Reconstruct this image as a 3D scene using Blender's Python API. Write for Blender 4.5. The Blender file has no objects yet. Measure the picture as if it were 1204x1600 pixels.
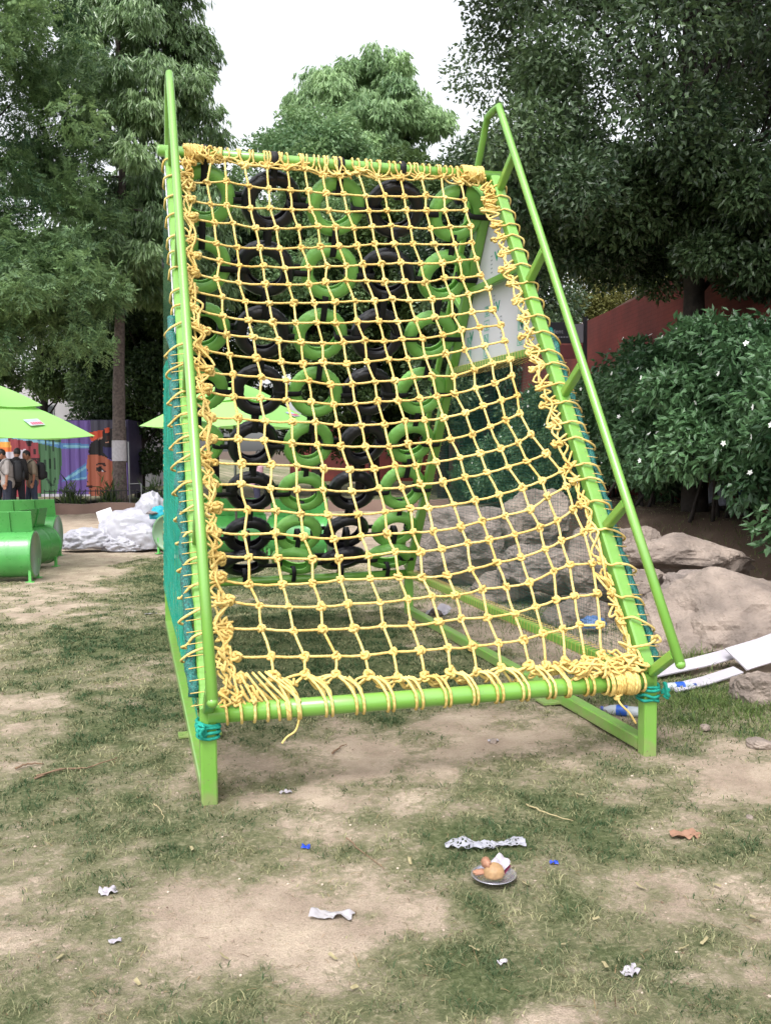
import bpy, bmesh, math, random
import numpy as np
from mathutils import Vector, Matrix, noise as mnoise
RAD = math.radians
random.seed(7)
rng = np.random.default_rng(11)
scene = bpy.context.scene
COL = scene.collection

# ------------------------------------------------------------------ camera
CAM = np.array([-0.31441, -4.1768, 1.63139])
YAW, PITCH, ROLL = -0.2725, -0.0687, -0.0085
cf = np.array([-math.sin(YAW)*math.cos(PITCH), math.cos(YAW)*math.cos(PITCH), math.sin(PITCH)])
cr0 = np.array([math.cos(YAW), math.sin(YAW), 0.0]); cu0 = np.cross(cr0, cf)
cr = cr0*math.cos(ROLL)+cu0*math.sin(ROLL); cu = -cr0*math.sin(ROLL)+cu0*math.cos(ROLL)
cd = bpy.data.cameras.new("camera"); cam = bpy.data.objects.new("camera", cd); COL.objects.link(cam)
M = Matrix.Identity(4)
for i in range(3):
    M[i][0], M[i][1], M[i][2], M[i][3] = cr[i], cu[i], -cf[i], CAM[i]
cam.matrix_world = M
cd.sensor_fit = 'VERTICAL'; cd.sensor_height = 24.0; cd.lens = 24.0*1422.8/1600.0
cd.clip_start = 0.05; cd.clip_end = 3000
scene.camera = cam

# ------------------------------------------------------------------ sky, sun, exposure
SUN_EL, SUN_AZ = 58, 215            # azimuth clockwise from +Y (north)
w = bpy.data.worlds.new("World"); scene.world = w; w.use_nodes = True
nt = w.node_tree; nt.nodes.clear()
sky = nt.nodes.new('ShaderNodeTexSky'); sky.sky_type = 'NISHITA'; sky.sun_disc = False
sky.sun_elevation = RAD(SUN_EL); sky.sun_rotation = RAD(SUN_AZ); sky.dust_density = 4.0; sky.air_density = 1.0
hsv = nt.nodes.new('ShaderNodeHueSaturation'); hsv.inputs['Saturation'].default_value = 0.17; hsv.inputs['Value'].default_value = 1.4
bgn = nt.nodes.new('ShaderNodeBackground'); bgn.inputs['Strength'].default_value = 0.15
wo = nt.nodes.new('ShaderNodeOutputWorld')
nt.links.new(sky.outputs[0], hsv.inputs['Color']); nt.links.new(hsv.outputs[0], bgn.inputs['Color'])
nt.links.new(bgn.outputs[0], wo.inputs['Surface'])
sd = bpy.data.lights.new("sun", 'SUN'); sd.energy = 0.8; sd.angle = RAD(14); sd.color = (1.0, 0.985, 0.96)
so = bpy.data.objects.new("sun", sd); COL.objects.link(so)
sv = Vector((math.sin(RAD(SUN_AZ))*math.cos(RAD(SUN_EL)), math.cos(RAD(SUN_AZ))*math.cos(RAD(SUN_EL)), math.sin(RAD(SUN_EL))))
so.rotation_euler = sv.to_track_quat('Z', 'Y').to_euler()
vs = scene.view_settings
scene.display_settings.display_device = 'sRGB'
vs.view_transform = 'Standard'; vs.look = 'None'; vs.gamma = 1.0; vs.use_curve_mapping = False
vs.exposure = 0.92
try:
    scene.cycles.max_bounces = 8; scene.cycles.transparent_max_bounces = 16
except Exception: pass

# ------------------------------------------------------------------ helpers
def lin(c):
    return tuple(((v/255.0)/12.92 if v/255.0 <= 0.04045 else ((v/255.0+0.055)/1.055)**2.4) for v in c)

class MB:
    """collects vertex/face arrays and links them as ONE mesh object"""
    def __init__(s): s.v=[]; s.f=[]; s.mi=[]; s.n=0; s.smooth=[]; s.t=[]
    def add(s, v, f, smooth=True, mi=0, tint=None):
        v=np.asarray(v,float).reshape(-1,3); f=np.asarray(f,int)
        s.v.append(v); s.f.append(f+s.n); s.n+=len(v)
        s.mi.append(np.full(len(f),mi,int)); s.smooth.append(np.full(len(f),smooth,bool))
        s.t.append(np.zeros(len(v)) if tint is None else np.asarray(tint,float))
        return s
    def mesh(s, name, tint=False):
        me=bpy.data.meshes.new(name)
        V=np.concatenate(s.v); me.vertices.add(len(V)); me.vertices.foreach_set('co',V.ravel().astype(np.float32))
        loops=np.concatenate([f.ravel() for f in s.f]); cnt=np.concatenate([np.full(len(f),f.shape[1],int) for f in s.f])
        me.loops.add(len(loops)); me.loops.foreach_set('vertex_index',loops.astype(np.int32))
        st=np.concatenate([[0],np.cumsum(cnt)[:-1]])
        me.polygons.add(len(cnt)); me.polygons.foreach_set('loop_start',st.astype(np.int32))
        me.polygons.foreach_set('material_index',np.concatenate(s.mi).astype(np.int32))
        me.polygons.foreach_set('use_smooth',np.concatenate(s.smooth))
        if tint:
            a=me.attributes.new('tint','FLOAT','POINT'); a.data.foreach_set('value',np.concatenate(s.t).astype(np.float32))
        me.update(calc_edges=True); me.validate()
        return me
    def build(s, name, mats, parent=None, tint=False):
        return link(name, s.mesh(name, tint), mats, parent)

def link(name, me, mats, parent=None):
    o=bpy.data.objects.new(name, me)
    if me is not None and mats is not None:
        for m in (mats if isinstance(mats,(list,tuple)) else [mats]): me.materials.append(m)
    COL.objects.link(o)
    if parent is not None: o.parent=parent
    return o

def thing(name, label, cat, loc=(0,0,0), rz=0, group=None):
    o=bpy.data.objects.new(name,None); COL.objects.link(o); o.empty_display_size=0.1
    o.location=loc; o.rotation_euler=(0,0,rz)
    return tag(o,label,cat,group)
def tag(o,label,cat,group=None):
    o['label']=label; o['category']=cat
    if group: o['group']=group
    return o
def struct(o): o['kind']='structure'; return o
def copy_tree(o, parent=None):
    c=o.copy(); COL.objects.link(c)
    if parent is not None: c.parent=parent
    for ch in o.children: copy_tree(ch,c)
    return c

def unit(v):
    v=np.asarray(v,float); return v/max(np.linalg.norm(v),1e-9)
def frames(P, closed=False):
    P=np.asarray(P,float)
    if closed: T=np.roll(P,-1,0)-np.roll(P,1,0)
    else: T=np.gradient(P,axis=0)
    T/=np.maximum(np.linalg.norm(T,axis=1,keepdims=True),1e-9)
    a=np.array([0,0,1.0]) if abs(T[0][2])<0.9 else np.array([1.0,0,0])
    N=np.zeros_like(P); N[0]=unit(a-T[0]*(a@T[0]))
    for i in range(1,len(P)):
        n=N[i-1]-T[i]*(N[i-1]@T[i]); N[i]=unit(n)
    return T,N,np.cross(T,N)
def sweep(mb, P, prof, closed=False, caps=True, smooth=True, mi=0, up=None, scale=None):
    """prof: (k,2) section in the N,B frame; up fixes N"""
    P=np.asarray(P,float); prof=np.asarray(prof,float); k=len(prof); m=len(P)
    T,N,B=frames(P,closed)
    if up is not None:
        u=np.asarray(up,float); N=u-T*(T@u)[:,None]; N/=np.linalg.norm(N,axis=1,keepdims=True); B=np.cross(T,N)
    sc=np.ones(m) if scale is None else np.asarray(scale,float)
    V=P[:,None,:]+(N[:,None,:]*prof[None,:,0:1]+B[:,None,:]*prof[None,:,1:2])*sc[:,None,None]
    V=V.reshape(-1,3)
    i=np.arange(m if closed else m-1); j=np.arange(k)
    I,J=np.meshgrid(i,j,indexing='ij'); I2=(I+1)%m; J2=(J+1)%k
    F=np.stack([I*k+J,I*k+J2,I2*k+J2,I2*k+J],-1).reshape(-1,4)
    n0=mb.n; mb.add(V,F,smooth,mi)
    if caps and not closed:
        c=np.arange(k)
        mb.f.append((c[::-1]+n0)[None,:]); mb.f.append((c+(m-1)*k+n0)[None,:])
        mb.mi+= [np.array([mi]),np.array([mi])]; mb.smooth+=[np.array([False]),np.array([False])]
    return mb
def circ(r,n=8,ph=0.0):
    a=np.arange(n)*2*math.pi/n+ph; return np.stack([np.cos(a),np.sin(a)],1)*r
def tube(mb,P,r,n=8,closed=False,caps=True,smooth=True,mi=0,scale=None):
    return sweep(mb,P,circ(r,n),closed,caps,smooth,mi,scale=scale)
def rsq(a,b=None,c=0.006):
    b=a if b is None else b; a/=2; b/=2
    return np.array([(a,b-c),(a-c,b),(-a+c,b),(-a,b-c),(-a,-b+c),(-a+c,-b),(a-c,-b),(a,-b+c)])[::-1]
def cat_rom(P,seg=4,closed=False):
    P=np.asarray(P,float); n=len(P); out=[]
    rngi=range(n) if closed else range(n-1)
    for i in rngi:
        if closed: p0,p1,p2,p3=P[(i-1)%n],P[i],P[(i+1)%n],P[(i+2)%n]
        else: p0,p1,p2,p3=P[max(i-1,0)],P[i],P[i+1],P[min(i+2,n-1)]
        for t in np.arange(seg)/seg:
            out.append(0.5*((2*p1)+(-p0+p2)*t+(2*p0-5*p1+4*p2-p3)*t*t+(-p0+3*p1-3*p2+p3)*t**3))
    if not closed: out.append(P[-1])
    return np.array(out)
def box(mb,c,s,R=None,mi=0,bev=0.0):
    s=np.asarray(s,float)/2; b=min(bev,*(s*0.9)) if bev else 0
    if b<=0:
        V=np.array([(x,y,z) for x in(-1,1) for y in(-1,1) for z in(-1,1)],float)*s
        F=[(0,1,3,2),(4,6,7,5),(0,4,5,1),(2,3,7,6),(0,2,6,4),(1,5,7,3)]
    else:
        bm=bmesh.new(); bmesh.ops.create_cube(bm,size=1)
        for v in bm.verts: v.co=Vector((v.co.x*2*s[0],v.co.y*2*s[1],v.co.z*2*s[2]))
        bmesh.ops.bevel(bm,geom=list(bm.edges),offset=b,segments=2,affect='EDGES',profile=0.5)
        bm.verts.index_update(); V=np.array([v.co[:] for v in bm.verts])
        fs=[[v.index for v in f.verts] for f in bm.faces]; bm.free()
        if R is not None: V=V@np.asarray(R).T
        V=V+np.asarray(c); 
        n0=mb.n; mb.v.append(V); mb.t.append(np.zeros(len(V))); mb.n+=len(V)
        for f in fs:
            mb.f.append(np.array([f])+n0); mb.mi.append(np.array([mi])); mb.smooth.append(np.array([False]))
        return mb
    if R is not None: V=V@np.asarray(R).T
    return mb.add(V+np.asarray(c),F,False,mi)
def rotz(a): c,s=math.cos(a),math.sin(a); return np.array([[c,-s,0],[s,c,0],[0,0,1.0]])
def rotx(a): c,s=math.cos(a),math.sin(a); return np.array([[1.0,0,0],[0,c,-s],[0,s,c]])
def roty(a): c,s=math.cos(a),math.sin(a); return np.array([[c,0,s],[0,1.0,0],[-s,0,c]])
def lathe(mb,prof,n=32,R=None,c=(0,0,0),mi=0,smooth=True):
    """prof (k,2): radius, height about Z"""
    prof=np.asarray(prof,float); k=len(prof); a=np.arange(n)*2*math.pi/n
    V=np.stack([prof[None,:,0]*np.cos(a)[:,None],prof[None,:,0]*np.sin(a)[:,None],np.repeat(prof[None,:,1],n,0)],-1).reshape(-1,3)
    I,J=np.meshgrid(np.arange(n),np.arange(k-1),indexing='ij'); I2=(I+1)%n
    F=np.stack([I*k+J,I2*k+J,I2*k+J+1,I*k+J+1],-1).reshape(-1,4)
    if R is not None: V=V@np.asarray(R).T
    return mb.add(V+np.asarray(c),F,smooth,mi)
def ico(sub):
    bm=bmesh.new(); bmesh.ops.create_icosphere(bm,subdivisions=sub,radius=1)
    V=np.array([v.co[:] for v in bm.verts]); F=np.array([[v.index for v in f.verts] for f in bm.faces]); bm.free()
    return V,F
ICO={k:ico(k) for k in (1,2,3,4,5)}

# value noise in numpy
_perm=rng.random((256,256))
def vnoise(x,y):
    xi=np.floor(x).astype(int); yi=np.floor(y).astype(int); fx=x-xi; fy=y-yi
    fx=fx*fx*(3-2*fx); fy=fy*fy*(3-2*fy)
    g=lambda a,b:_perm[a%256,b%256]
    return (g(xi,yi)*(1-fx)+g(xi+1,yi)*fx)*(1-fy)+(g(xi,yi+1)*(1-fx)+g(xi+1,yi+1)*fx)*fy
def fbm(x,y,o=4,s=1.0):
    t=0;a=0.5;n=0
    for i in range(o):
        t=t+a*vnoise(x*s+17.3*i,y*s+9.1*i); n+=a; a*=0.5; s*=2.03
    return t/n
def sstep(a,b,x):
    t=np.clip((x-a)/(b-a),0,1); return t*t*(3-2*t)

# ------------------------------------------------------------------ materials
def newmat(name):
    m=bpy.data.materials.new(name); m.use_nodes=True
    return m, m.node_tree, m.node_tree.nodes['Principled BSDF']
def mat(name, rgb, rough=0.5, var=0.15, scale=8.0, bump=0.0, bscale=60.0, metal=0.0, spec=0.5, coat=0.0, rgb2=None, detail=4.0, coord='Object', alpha=1.0, trans=0.0, sub=0.0, rvar=0.1, bdist=0.01):
    m,t,b=newmat(name); L=t.links
    tc=t.nodes.new('ShaderNodeTexCoord')
    n=t.nodes.new('ShaderNodeTexNoise'); n.inputs['Scale'].default_value=scale; n.inputs['Detail'].default_value=detail
    L.new(tc.outputs[coord],n.inputs['Vector'])
    r=t.nodes.new('ShaderNodeValToRGB'); c=lin(rgb); c2=lin(rgb2) if rgb2 else None
    r.color_ramp.elements[0].position=0.3; r.color_ramp.elements[1].position=0.7
    if c2: e0,e1=c2,c
    else: e0=tuple(v*(1-var) for v in c); e1=tuple(min(1,v*(1+var)) for v in c)
    r.color_ramp.elements[0].color=(*e0,1); r.color_ramp.elements[1].color=(*e1,1)
    L.new(n.outputs['Fac'],r.inputs[0]); L.new(r.outputs[0],b.inputs['Base Color'])
    mr=t.nodes.new('ShaderNodeMapRange'); mr.inputs[3].default_value=max(0.02,rough-rvar); mr.inputs[4].default_value=min(1,rough+rvar)
    n2=t.nodes.new('ShaderNodeTexNoise'); n2.inputs['Scale'].default_value=scale*2.7; n2.inputs['Detail'].default_value=5
    L.new(tc.outputs[coord],n2.inputs['Vector']); L.new(n2.outputs['Fac'],mr.inputs[0]); L.new(mr.outputs[0],b.inputs['Roughness'])
    b.inputs['Metallic'].default_value=metal; b.inputs['Specular IOR Level'].default_value=spec
    b.inputs['Coat Weight'].default_value=coat; b.inputs['Coat Roughness'].default_value=0.18; b.inputs['Alpha'].default_value=alpha
    b.inputs['Transmission Weight'].default_value=trans
    if sub: b.inputs['Subsurface Weight'].default_value=sub
    if bump:
        n3=t.nodes.new('ShaderNodeTexNoise'); n3.inputs['Scale'].default_value=bscale; n3.inputs['Detail'].default_value=4
        L.new(tc.outputs[coord],n3.inputs['Vector'])
        bp=t.nodes.new('ShaderNodeBump'); bp.inputs['Strength'].default_value=bump; bp.inputs['Distance'].default_value=bdist
        L.new(n3.outputs['Fac'],bp.inputs['Height']); L.new(bp.outputs[0],b.inputs['Normal'])
    return m
def leafmat(name, dark, light, rough=0.45, transl=0.3, spec=0.5):
    """per-leaf colour from the 'tint' attribute, part of the light passing through"""
    m,t,b=newmat(name); L=t.links
    a=t.nodes.new('ShaderNodeAttribute'); a.attribute_name='tint'
    r=t.nodes.new('ShaderNodeValToRGB'); r.color_ramp.elements[0].color=(*lin(dark),1); r.color_ramp.elements[1].color=(*lin(light),1)
    L.new(a.outputs['Fac'],r.inputs[0]); L.new(r.outputs[0],b.inputs['Base Color'])
    b.inputs['Roughness'].default_value=rough; b.inputs['Specular IOR Level'].default_value=spec
    tr=t.nodes.new('ShaderNodeBsdfTranslucent'); mx=t.nodes.new('ShaderNodeMixShader'); mx.inputs[0].default_value=transl
    g=t.nodes.new('ShaderNodeHueSaturation'); g.inputs['Hue'].default_value=0.48; g.inputs['Value'].default_value=1.3
    L.new(r.outputs[0],g.inputs['Color']); L.new(g.outputs[0],tr.inputs['Color'])
    L.new(b.outputs[0],mx.inputs[1]); L.new(tr.outputs[0],mx.inputs[2])
    L.new(mx.outputs[0],t.nodes['Material Output'].inputs['Surface'])
    return m
def ropemat(name, rgb, rgb2, pitch=260.0):
    """twisted rope: fine noise stretched bump"""
    m=mat(name,rgb,0.7,rgb2=rgb2,scale=6.0,bump=0.0,spec=0.3,detail=9)
    t=m.node_tree; b=t.nodes['Principled BSDF']
    tc=t.nodes.new('ShaderNodeTexCoord'); w_=t.nodes.new('ShaderNodeTexWave'); w_.bands_direction='DIAGONAL'; w_.inputs['Scale'].default_value=pitch/6.28/2
    w_.inputs['Distortion'].default_value=1.2; w_.inputs['Detail'].default_value=2
    t.links.new(tc.outputs['Object'],w_.inputs['Vector'])
    bp=t.nodes.new('ShaderNodeBump'); bp.inputs['Strength'].default_value=0.6; bp.inputs['Distance'].default_value=0.004
    t.links.new(w_.outputs['Fac'],bp.inputs['Height']); t.links.new(bp.outputs[0],b.inputs['Normal'])
    return m

MT={}
MT['frame']=mat('green_paint',(111,162,66),0.34,0.07,5.0,0.05,90,spec=0.6,coat=0.45)
MT['net_dark']=mat('dark_net',(20,84,74),0.6,0.2,4.0)
MT['rope']=ropemat('yellow_rope',(225,201,130),(205,170,94))
MT['teal_rope']=ropemat('teal_rope',(38,160,140),(22,128,112))
MT['teal_net']=mat('teal_net',(38,168,146),0.5,0.2,4.0)
MT['teal_roll']=mat('teal_roll',(8,98,90),0.28,0.6,90.0,1.0,120,spec=0.6)
MT['tyre_black']=mat('black_rubber',(26,24,30),0.33,0.25,7.0,0.15,80)
MT['tyre_green']=mat('painted_rubber',(124,182,88),0.42,0.14,9.0,0.15,70)
MT['strap']=mat('black_strap',(17,17,20),0.75,0.2,20.0,0.2,150)
MT['film']=mat('white_film',(214,212,222),0.4,0.04,3.0)
MT['board_out']=mat('dark_green_board',(20,92,66),0.12,0.15,2.0,coat=0.6)
MT['print_green']=mat('green_print',(42,160,128),0.5,0.05)
MT['print_pale']=mat('pale_green_print',(120,186,168),0.5,0.05)
MT['print_grey']=mat('grey_print',(150,156,166),0.5,0.05)
MT['bark']=mat('bark',(112,100,96),0.9,0.3,14.0,0.9,26,rgb2=(70,62,60))
MT['bark_dark']=mat('dark_bark',(54,46,42),0.9,0.3,12.0,0.9,26,rgb2=(32,27,26))
MT['white']=mat('white_wash',(186,182,188),0.8,0.12,14.0,0.2,60)

def weather(m):
    """soil splashed on the feet, small chips and scuffs in the paint"""
    t=m.node_tree; b=t.nodes['Principled BSDF']; L=t.links; tc=t.nodes.new('ShaderNodeTexCoord')
    old=b.inputs['Base Color'].links[0].from_socket
    sx=t.nodes.new('ShaderNodeSeparateXYZ'); L.new(tc.outputs['Object'],sx.inputs[0])
    n=t.nodes.new('ShaderNodeTexNoise'); n.inputs['Scale'].default_value=22; n.inputs['Detail'].default_value=8; L.new(tc.outputs['Object'],n.inputs['Vector'])
    h=t.nodes.new('ShaderNodeMath'); h.operation='MULTIPLY_ADD'; h.inputs[1].default_value=0.30; h.inputs[2].default_value=-0.06; L.new(n.outputs['Fac'],h.inputs[0])
    d=t.nodes.new('ShaderNodeMath'); d.operation='SUBTRACT'; L.new(h.outputs[0],d.inputs[0]); L.new(sx.outputs[2],d.inputs[1])
    mr=t.nodes.new('ShaderNodeMapRange'); mr.inputs[1].default_value=-0.02; mr.inputs[2].default_value=0.10; mr.inputs[4].default_value=0.5; L.new(d.outputs[0],mr.inputs[0])
    mx=t.nodes.new('ShaderNodeMix'); mx.data_type='RGBA'; L.new(mr.outputs[0],mx.inputs[0]); L.new(old,mx.inputs[6]); mx.inputs[7].default_value=(*lin((142,124,104)),1)
    n2=t.nodes.new('ShaderNodeTexNoise'); n2.inputs['Scale'].default_value=55; n2.inputs['Detail'].default_value=6; L.new(tc.outputs['Object'],n2.inputs['Vector'])
    m2=t.nodes.new('ShaderNodeMapRange'); m2.inputs[1].default_value=0.70; m2.inputs[2].default_value=0.74; L.new(n2.outputs['Fac'],m2.inputs[0])
    mx2=t.nodes.new('ShaderNodeMix'); mx2.data_type='RGBA'; L.new(m2.outputs[0],mx2.inputs[0]); L.new(mx.outputs[2],mx2.inputs[6]); mx2.inputs[7].default_value=(*lin((112,98,84)),1)
    n3=t.nodes.new('ShaderNodeTexNoise'); n3.inputs['Scale'].default_value=3.0; n3.inputs['Detail'].default_value=7; n3.inputs['Roughness'].default_value=.7; L.new(tc.outputs['Object'],n3.inputs['Vector'])
    m3=t.nodes.new('ShaderNodeMapRange'); m3.inputs[1].default_value=0.52; m3.inputs[2].default_value=0.80; m3.inputs[4].default_value=0.35; L.new(n3.outputs['Fac'],m3.inputs[0])
    mx3=t.nodes.new('ShaderNodeMix'); mx3.data_type='RGBA'; L.new(m3.outputs[0],mx3.inputs[0]); L.new(mx2.outputs[2],mx3.inputs[6]); mx3.inputs[7].default_value=(*lin((132,150,96)),1)
    L.new(mx3.outputs[2],b.inputs['Base Color'])
weather(MT['frame'])
# ------------------------------------------------------------------ ground, bank, grass
pR=np.array([0.98,-0.2]); dW=np.array([0.2,0.98])
_xl_y=[-8,-1,0.5,2,4,6,9,13,20,40]; _xl_x=[5.6,5.0,4.7,4.9,5.2,4.9,4.8,6.4,9.0,16.0]
def zg(x,y):
    x=np.asarray(x,float); y=np.asarray(y,float)
    d=x-np.interp(y,_xl_y,_xl_x)
    amp=0.78-0.55*sstep(9,17,y)
    b=amp*sstep(-0.1,1.5,d)+0.12*sstep(1.5,6,d)
    b=b*(1-sstep(45,80,np.abs(y)))
    bumps=(fbm(x,y,4,0.9)-0.5)*0.05+(fbm(x+50,y,3,6.0)-0.5)*0.032
    return b+bumps*sstep(60,20,np.hypot(x,y))*0.9
def zg1(x,y): return float(zg(np.array([x]),np.array([y]))[0])
# bare patches of sand and soil: x, y, rx, ry, strength
BARE=[(0.18,-1.12,0.50,0.36,1.3),(-0.1,-1.05,0.25,0.18,0.8),(0.85,-1.95,0.30,0.16,1.2),(0.9,0.55,1.15,0.42,0.8),(2.0,0.75,1.0,0.35,0.6),(0.55,-0.05,0.35,0.16,0.6),
(-0.95,1.6,0.5,0.6,0.8),(-1.3,5.6,0.6,0.7,0.6),(2.35,-0.6,0.55,0.3,0.8),(2.9,-0.25,0.7,0.5,0.5),(-1.0,9.2,0.55,2.0,0.9),(-0.5,6.8,0.25,0.5,0.5),(2.9,3.1,0.6,1.3,0.75),(2.4,4.6,0.5,0.5,0.5),
(1.3,13.5,5.5,4.5,1.0),(-4,12,4,6,0.8),(-1,19,8,5,0.9),(4.9,2.5,1.2,5.0,0.9),(6,6,2.5,9,0.8),(-1.9,3.2,0.6,0.5,0.6),(-0.5,-1.9,0.25,0.2,0.4),(-0.9,-0.8,0.3,0.3,0.45),(2.3,-1.4,0.25,0.2,0.5),(1.6,-1.3,.2,.15,.4)]
LUSH_AND_SHADED=[(-0.55,0.9,.45,.9,.55),(-0.75,3.4,.6,1.1,.6),(0.0,8.8,0.6,2.2,0.9),(-1.9,4.4,.9,.8,.3),(1.05,2.3,0.95,1.3,1.3),(0.9,4.3,0.9,0.9,1.0),(3.15,0.75,0.4,0.4,0.9),(0.6,0.15,0.3,0.15,0.35),(1.3,-0.55,0.7,0.45,0.5),(-0.3,-0.1,0.4,0.7,0.25),(3.3,3.4,0.35,0.5,0.8),(0.2,7.2,1.2,2.2,0.55),(0.75,-1.7,0.5,0.25,0.45),(1.55,-1.75,0.4,0.3,.4)]  # denser green grass; patches inside the frame also hold its shade as darker colour
def cover(x,y):
    x=np.asarray(x,float); y=np.asarray(y,float)
    wx=x+(fbm(x+3,y+8,3,1.7)-0.5)*0.55; wy=y+(fbm(x+31,y+2,3,1.7)-0.5)*0.55
    c=0.65+(fbm(x,y,5,1.25)-0.5)*1.05+(fbm(x+7,y+3,3,6.0)-0.5)*1.15
    for a,b,p,q,s in BARE:
        c=c-s*0.72*np.exp(-(((wx-a)/p)**2+((wy-b)/q)**2)**1.2)
    for a,b,p,q,s in LUSH_AND_SHADED:
        c=c+s*0.5*np.exp(-(((wx-a)/p)**2+((wy-b)/q)**2))
    return np.clip(c,0,1)
def spaced(lo,a,b,hi,d,g=1.18):
    mid=list(np.arange(a,b,d)); l=[];st=d;v=a
    while v>lo: st*=g; v-=st; l.append(v)
    r=[];st=d;v=mid[-1]
    while v<hi: st*=g; v+=st; r.append(v)
    return np.array(l[::-1]+mid+r)
gx=spaced(-900,-4.5,8.5,900,0.05); gy=spaced(-300,-3.4,13,1500,0.055)
GX,GY=np.meshgrid(gx,gy,indexing='ij'); GZ=zg(GX,GY)
mb=MB(); nx,ny=GX.shape
I,J=np.meshgrid(np.arange(nx-1),np.arange(ny-1),indexing='ij')
F=np.stack([I*ny+J,(I+1)*ny+J,(I+1)*ny+J+1,I*ny+J+1],-1).reshape(-1,4)
mb.add(np.stack([GX,GY,GZ],-1),F,True,tint=cover(GX,GY).ravel())
m,t,b=newmat('ground_soil_and_turf'); L=t.links
def N(tp,**k):
    n=t.nodes.new(tp)
    for a,v in k.items(): n.inputs[a].default_value=v
    return n
tc=N('ShaderNodeTexCoord'); at=N('ShaderNodeAttribute'); at.attribute_name='tint'
n1=N('ShaderNodeTexNoise',Scale=3.0,Detail=8.0,Roughness=0.65); n2=N('ShaderNodeTexNoise',Scale=38.0,Detail=8.0,Roughness=0.7); n3=N('ShaderNodeTexNoise',Scale=190.0,Detail=4.0)
for n in(n1,n2,n3): L.new(tc.outputs['Object'],n.inputs['Vector'])
soil=N('ShaderNodeValToRGB'); soil.color_ramp.elements[0].position=0.32; soil.color_ramp.elements[1].position=0.68
soil.color_ramp.elements[0].color=(*lin((152,135,120)),1); soil.color_ramp.elements[1].color=(*lin((191,174,155)),1)
L.new(n1.outputs['Fac'],soil.inputs[0])
grain=N('ShaderNodeMapRange'); grain.inputs[1].default_value=0.25; grain.inputs[2].default_value=0.75; grain.inputs[3].default_value=0.72; grain.inputs[4].default_value=1.18
L.new(n3.outputs['Fac'],grain.inputs[0])
ms=N('ShaderNodeMix'); ms.data_type='RGBA'; ms.blend_type='MULTIPLY'; ms.inputs[0].default_value=1.0
L.new(soil.outputs[0],ms.inputs[6]); L.new(grain.outputs[0],ms.inputs[7])
turf=N('ShaderNodeValToRGB'); e=turf.color_ramp.elements; e[0].position=0.3; e[1].position=0.7
e[0].color=(*lin((80,86,60)),1); e[1].color=(*lin((158,148,124)),1); el=turf.color_ramp.elements.new(0.5); el.color=(*lin((108,108,80)),1)
L.new(n2.outputs['Fac'],turf.inputs[0])
lu=N('ShaderNodeMapRange'); lu.inputs[1].default_value=0.66; lu.inputs[2].default_value=0.98; lu.inputs[4].default_value=0.85; L.new(at.outputs['Fac'],lu.inputs[0])
tg=N('ShaderNodeMix'); tg.data_type='RGBA'; tg.blend_type='MULTIPLY'; L.new(lu.outputs[0],tg.inputs[0]); L.new(turf.outputs[0],tg.inputs[6]); tg.inputs[7].default_value=(0.52,0.66,0.50,1)  # thick turf greener and darker, with the shade under the frame painted in
# cover + fine break-up -> mask
ma=N('ShaderNodeMath'); ma.operation='MULTIPLY_ADD'; ma.inputs[1].default_value=1.7; ma.inputs[2].default_value=-0.85
L.new(n2.outputs['Fac'],ma.inputs[0]); ad=N('ShaderNodeMath'); ad.operation='ADD'; n4=N('ShaderNodeTexNoise',Scale=15.0,Detail=7.0,Roughness=0.65); L.new(tc.outputs['Object'],n4.inputs['Vector'])
mb4=N('ShaderNodeMath'); mb4.operation='MULTIPLY_ADD'; mb4.inputs[1].default_value=1.3; mb4.inputs[2].default_value=-0.65; L.new(n4.outputs['Fac'],mb4.inputs[0])
ad0=N('ShaderNodeMath'); ad0.operation='ADD'; L.new(at.outputs['Fac'],ad0.inputs[0]); L.new(mb4.outputs[0],ad0.inputs[1])
L.new(ad0.outputs[0],ad.inputs[0]); L.new(ma.outputs[0],ad.inputs[1])
mk=N('ShaderNodeMapRange'); mk.inputs[1].default_value=0.10; mk.inputs[2].default_value=0.60; L.new(ad.outputs[0],mk.inputs[0])
mx=N('ShaderNodeMix'); mx.data_type='RGBA'; L.new(mk.outputs[0],mx.inputs[0]); L.new(ms.outputs[2],mx.inputs[6]); L.new(tg.outputs[2],mx.inputs[7])
shade_at=N('ShaderNodeAttribute'); shade_at.attribute_name='soil_shade'; mh=N('ShaderNodeMix'); mh.data_type='RGBA'; L.new(shade_at.outputs['Fac'],mh.inputs[0]); L.new(mx.outputs[2],mh.inputs[6]); mh.inputs[7].default_value=(*lin((84,70,60)),1)  # bank colour: dark soil with the shade lying on it painted in
L.new(mh.outputs[2],b.inputs['Base Color']); b.inputs['Roughness'].default_value=0.95; b.inputs['Specular IOR Level'].default_value=0.15
bp=N('ShaderNodeBump',Strength=0.8,Distance=0.022); L.new(n2.outputs['Fac'],bp.inputs['Height'])
bp2=N('ShaderNodeBump',Strength=0.8,Distance=0.008); L.new(n3.outputs['Fac'],bp2.inputs['Height']); L.new(bp.outputs[0],bp2.inputs['Normal']); L.new(bp2.outputs[0],b.inputs['Normal'])
MT['ground']=m
go=mb.build('ground',m,tint=True); struct(go)
off_=(GX-CAM[0])*pR[0]+(GY-CAM[1])*pR[1]
shade_amt=sstep(0.0,1.0,GX-np.interp(GY,_xl_y,_xl_x)+0.3+(fbm(GX,GY,3,1.5)-.5))*(0.95+0.9*(fbm(GX,GY,4,2.2)-.3))  # how far the bank takes the dark soil and painted shade
ha=go.data.attributes.new('soil_shade','FLOAT','POINT'); ha.data.foreach_set('value',np.clip(shade_amt,0,1).ravel().astype(np.float32))

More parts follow.
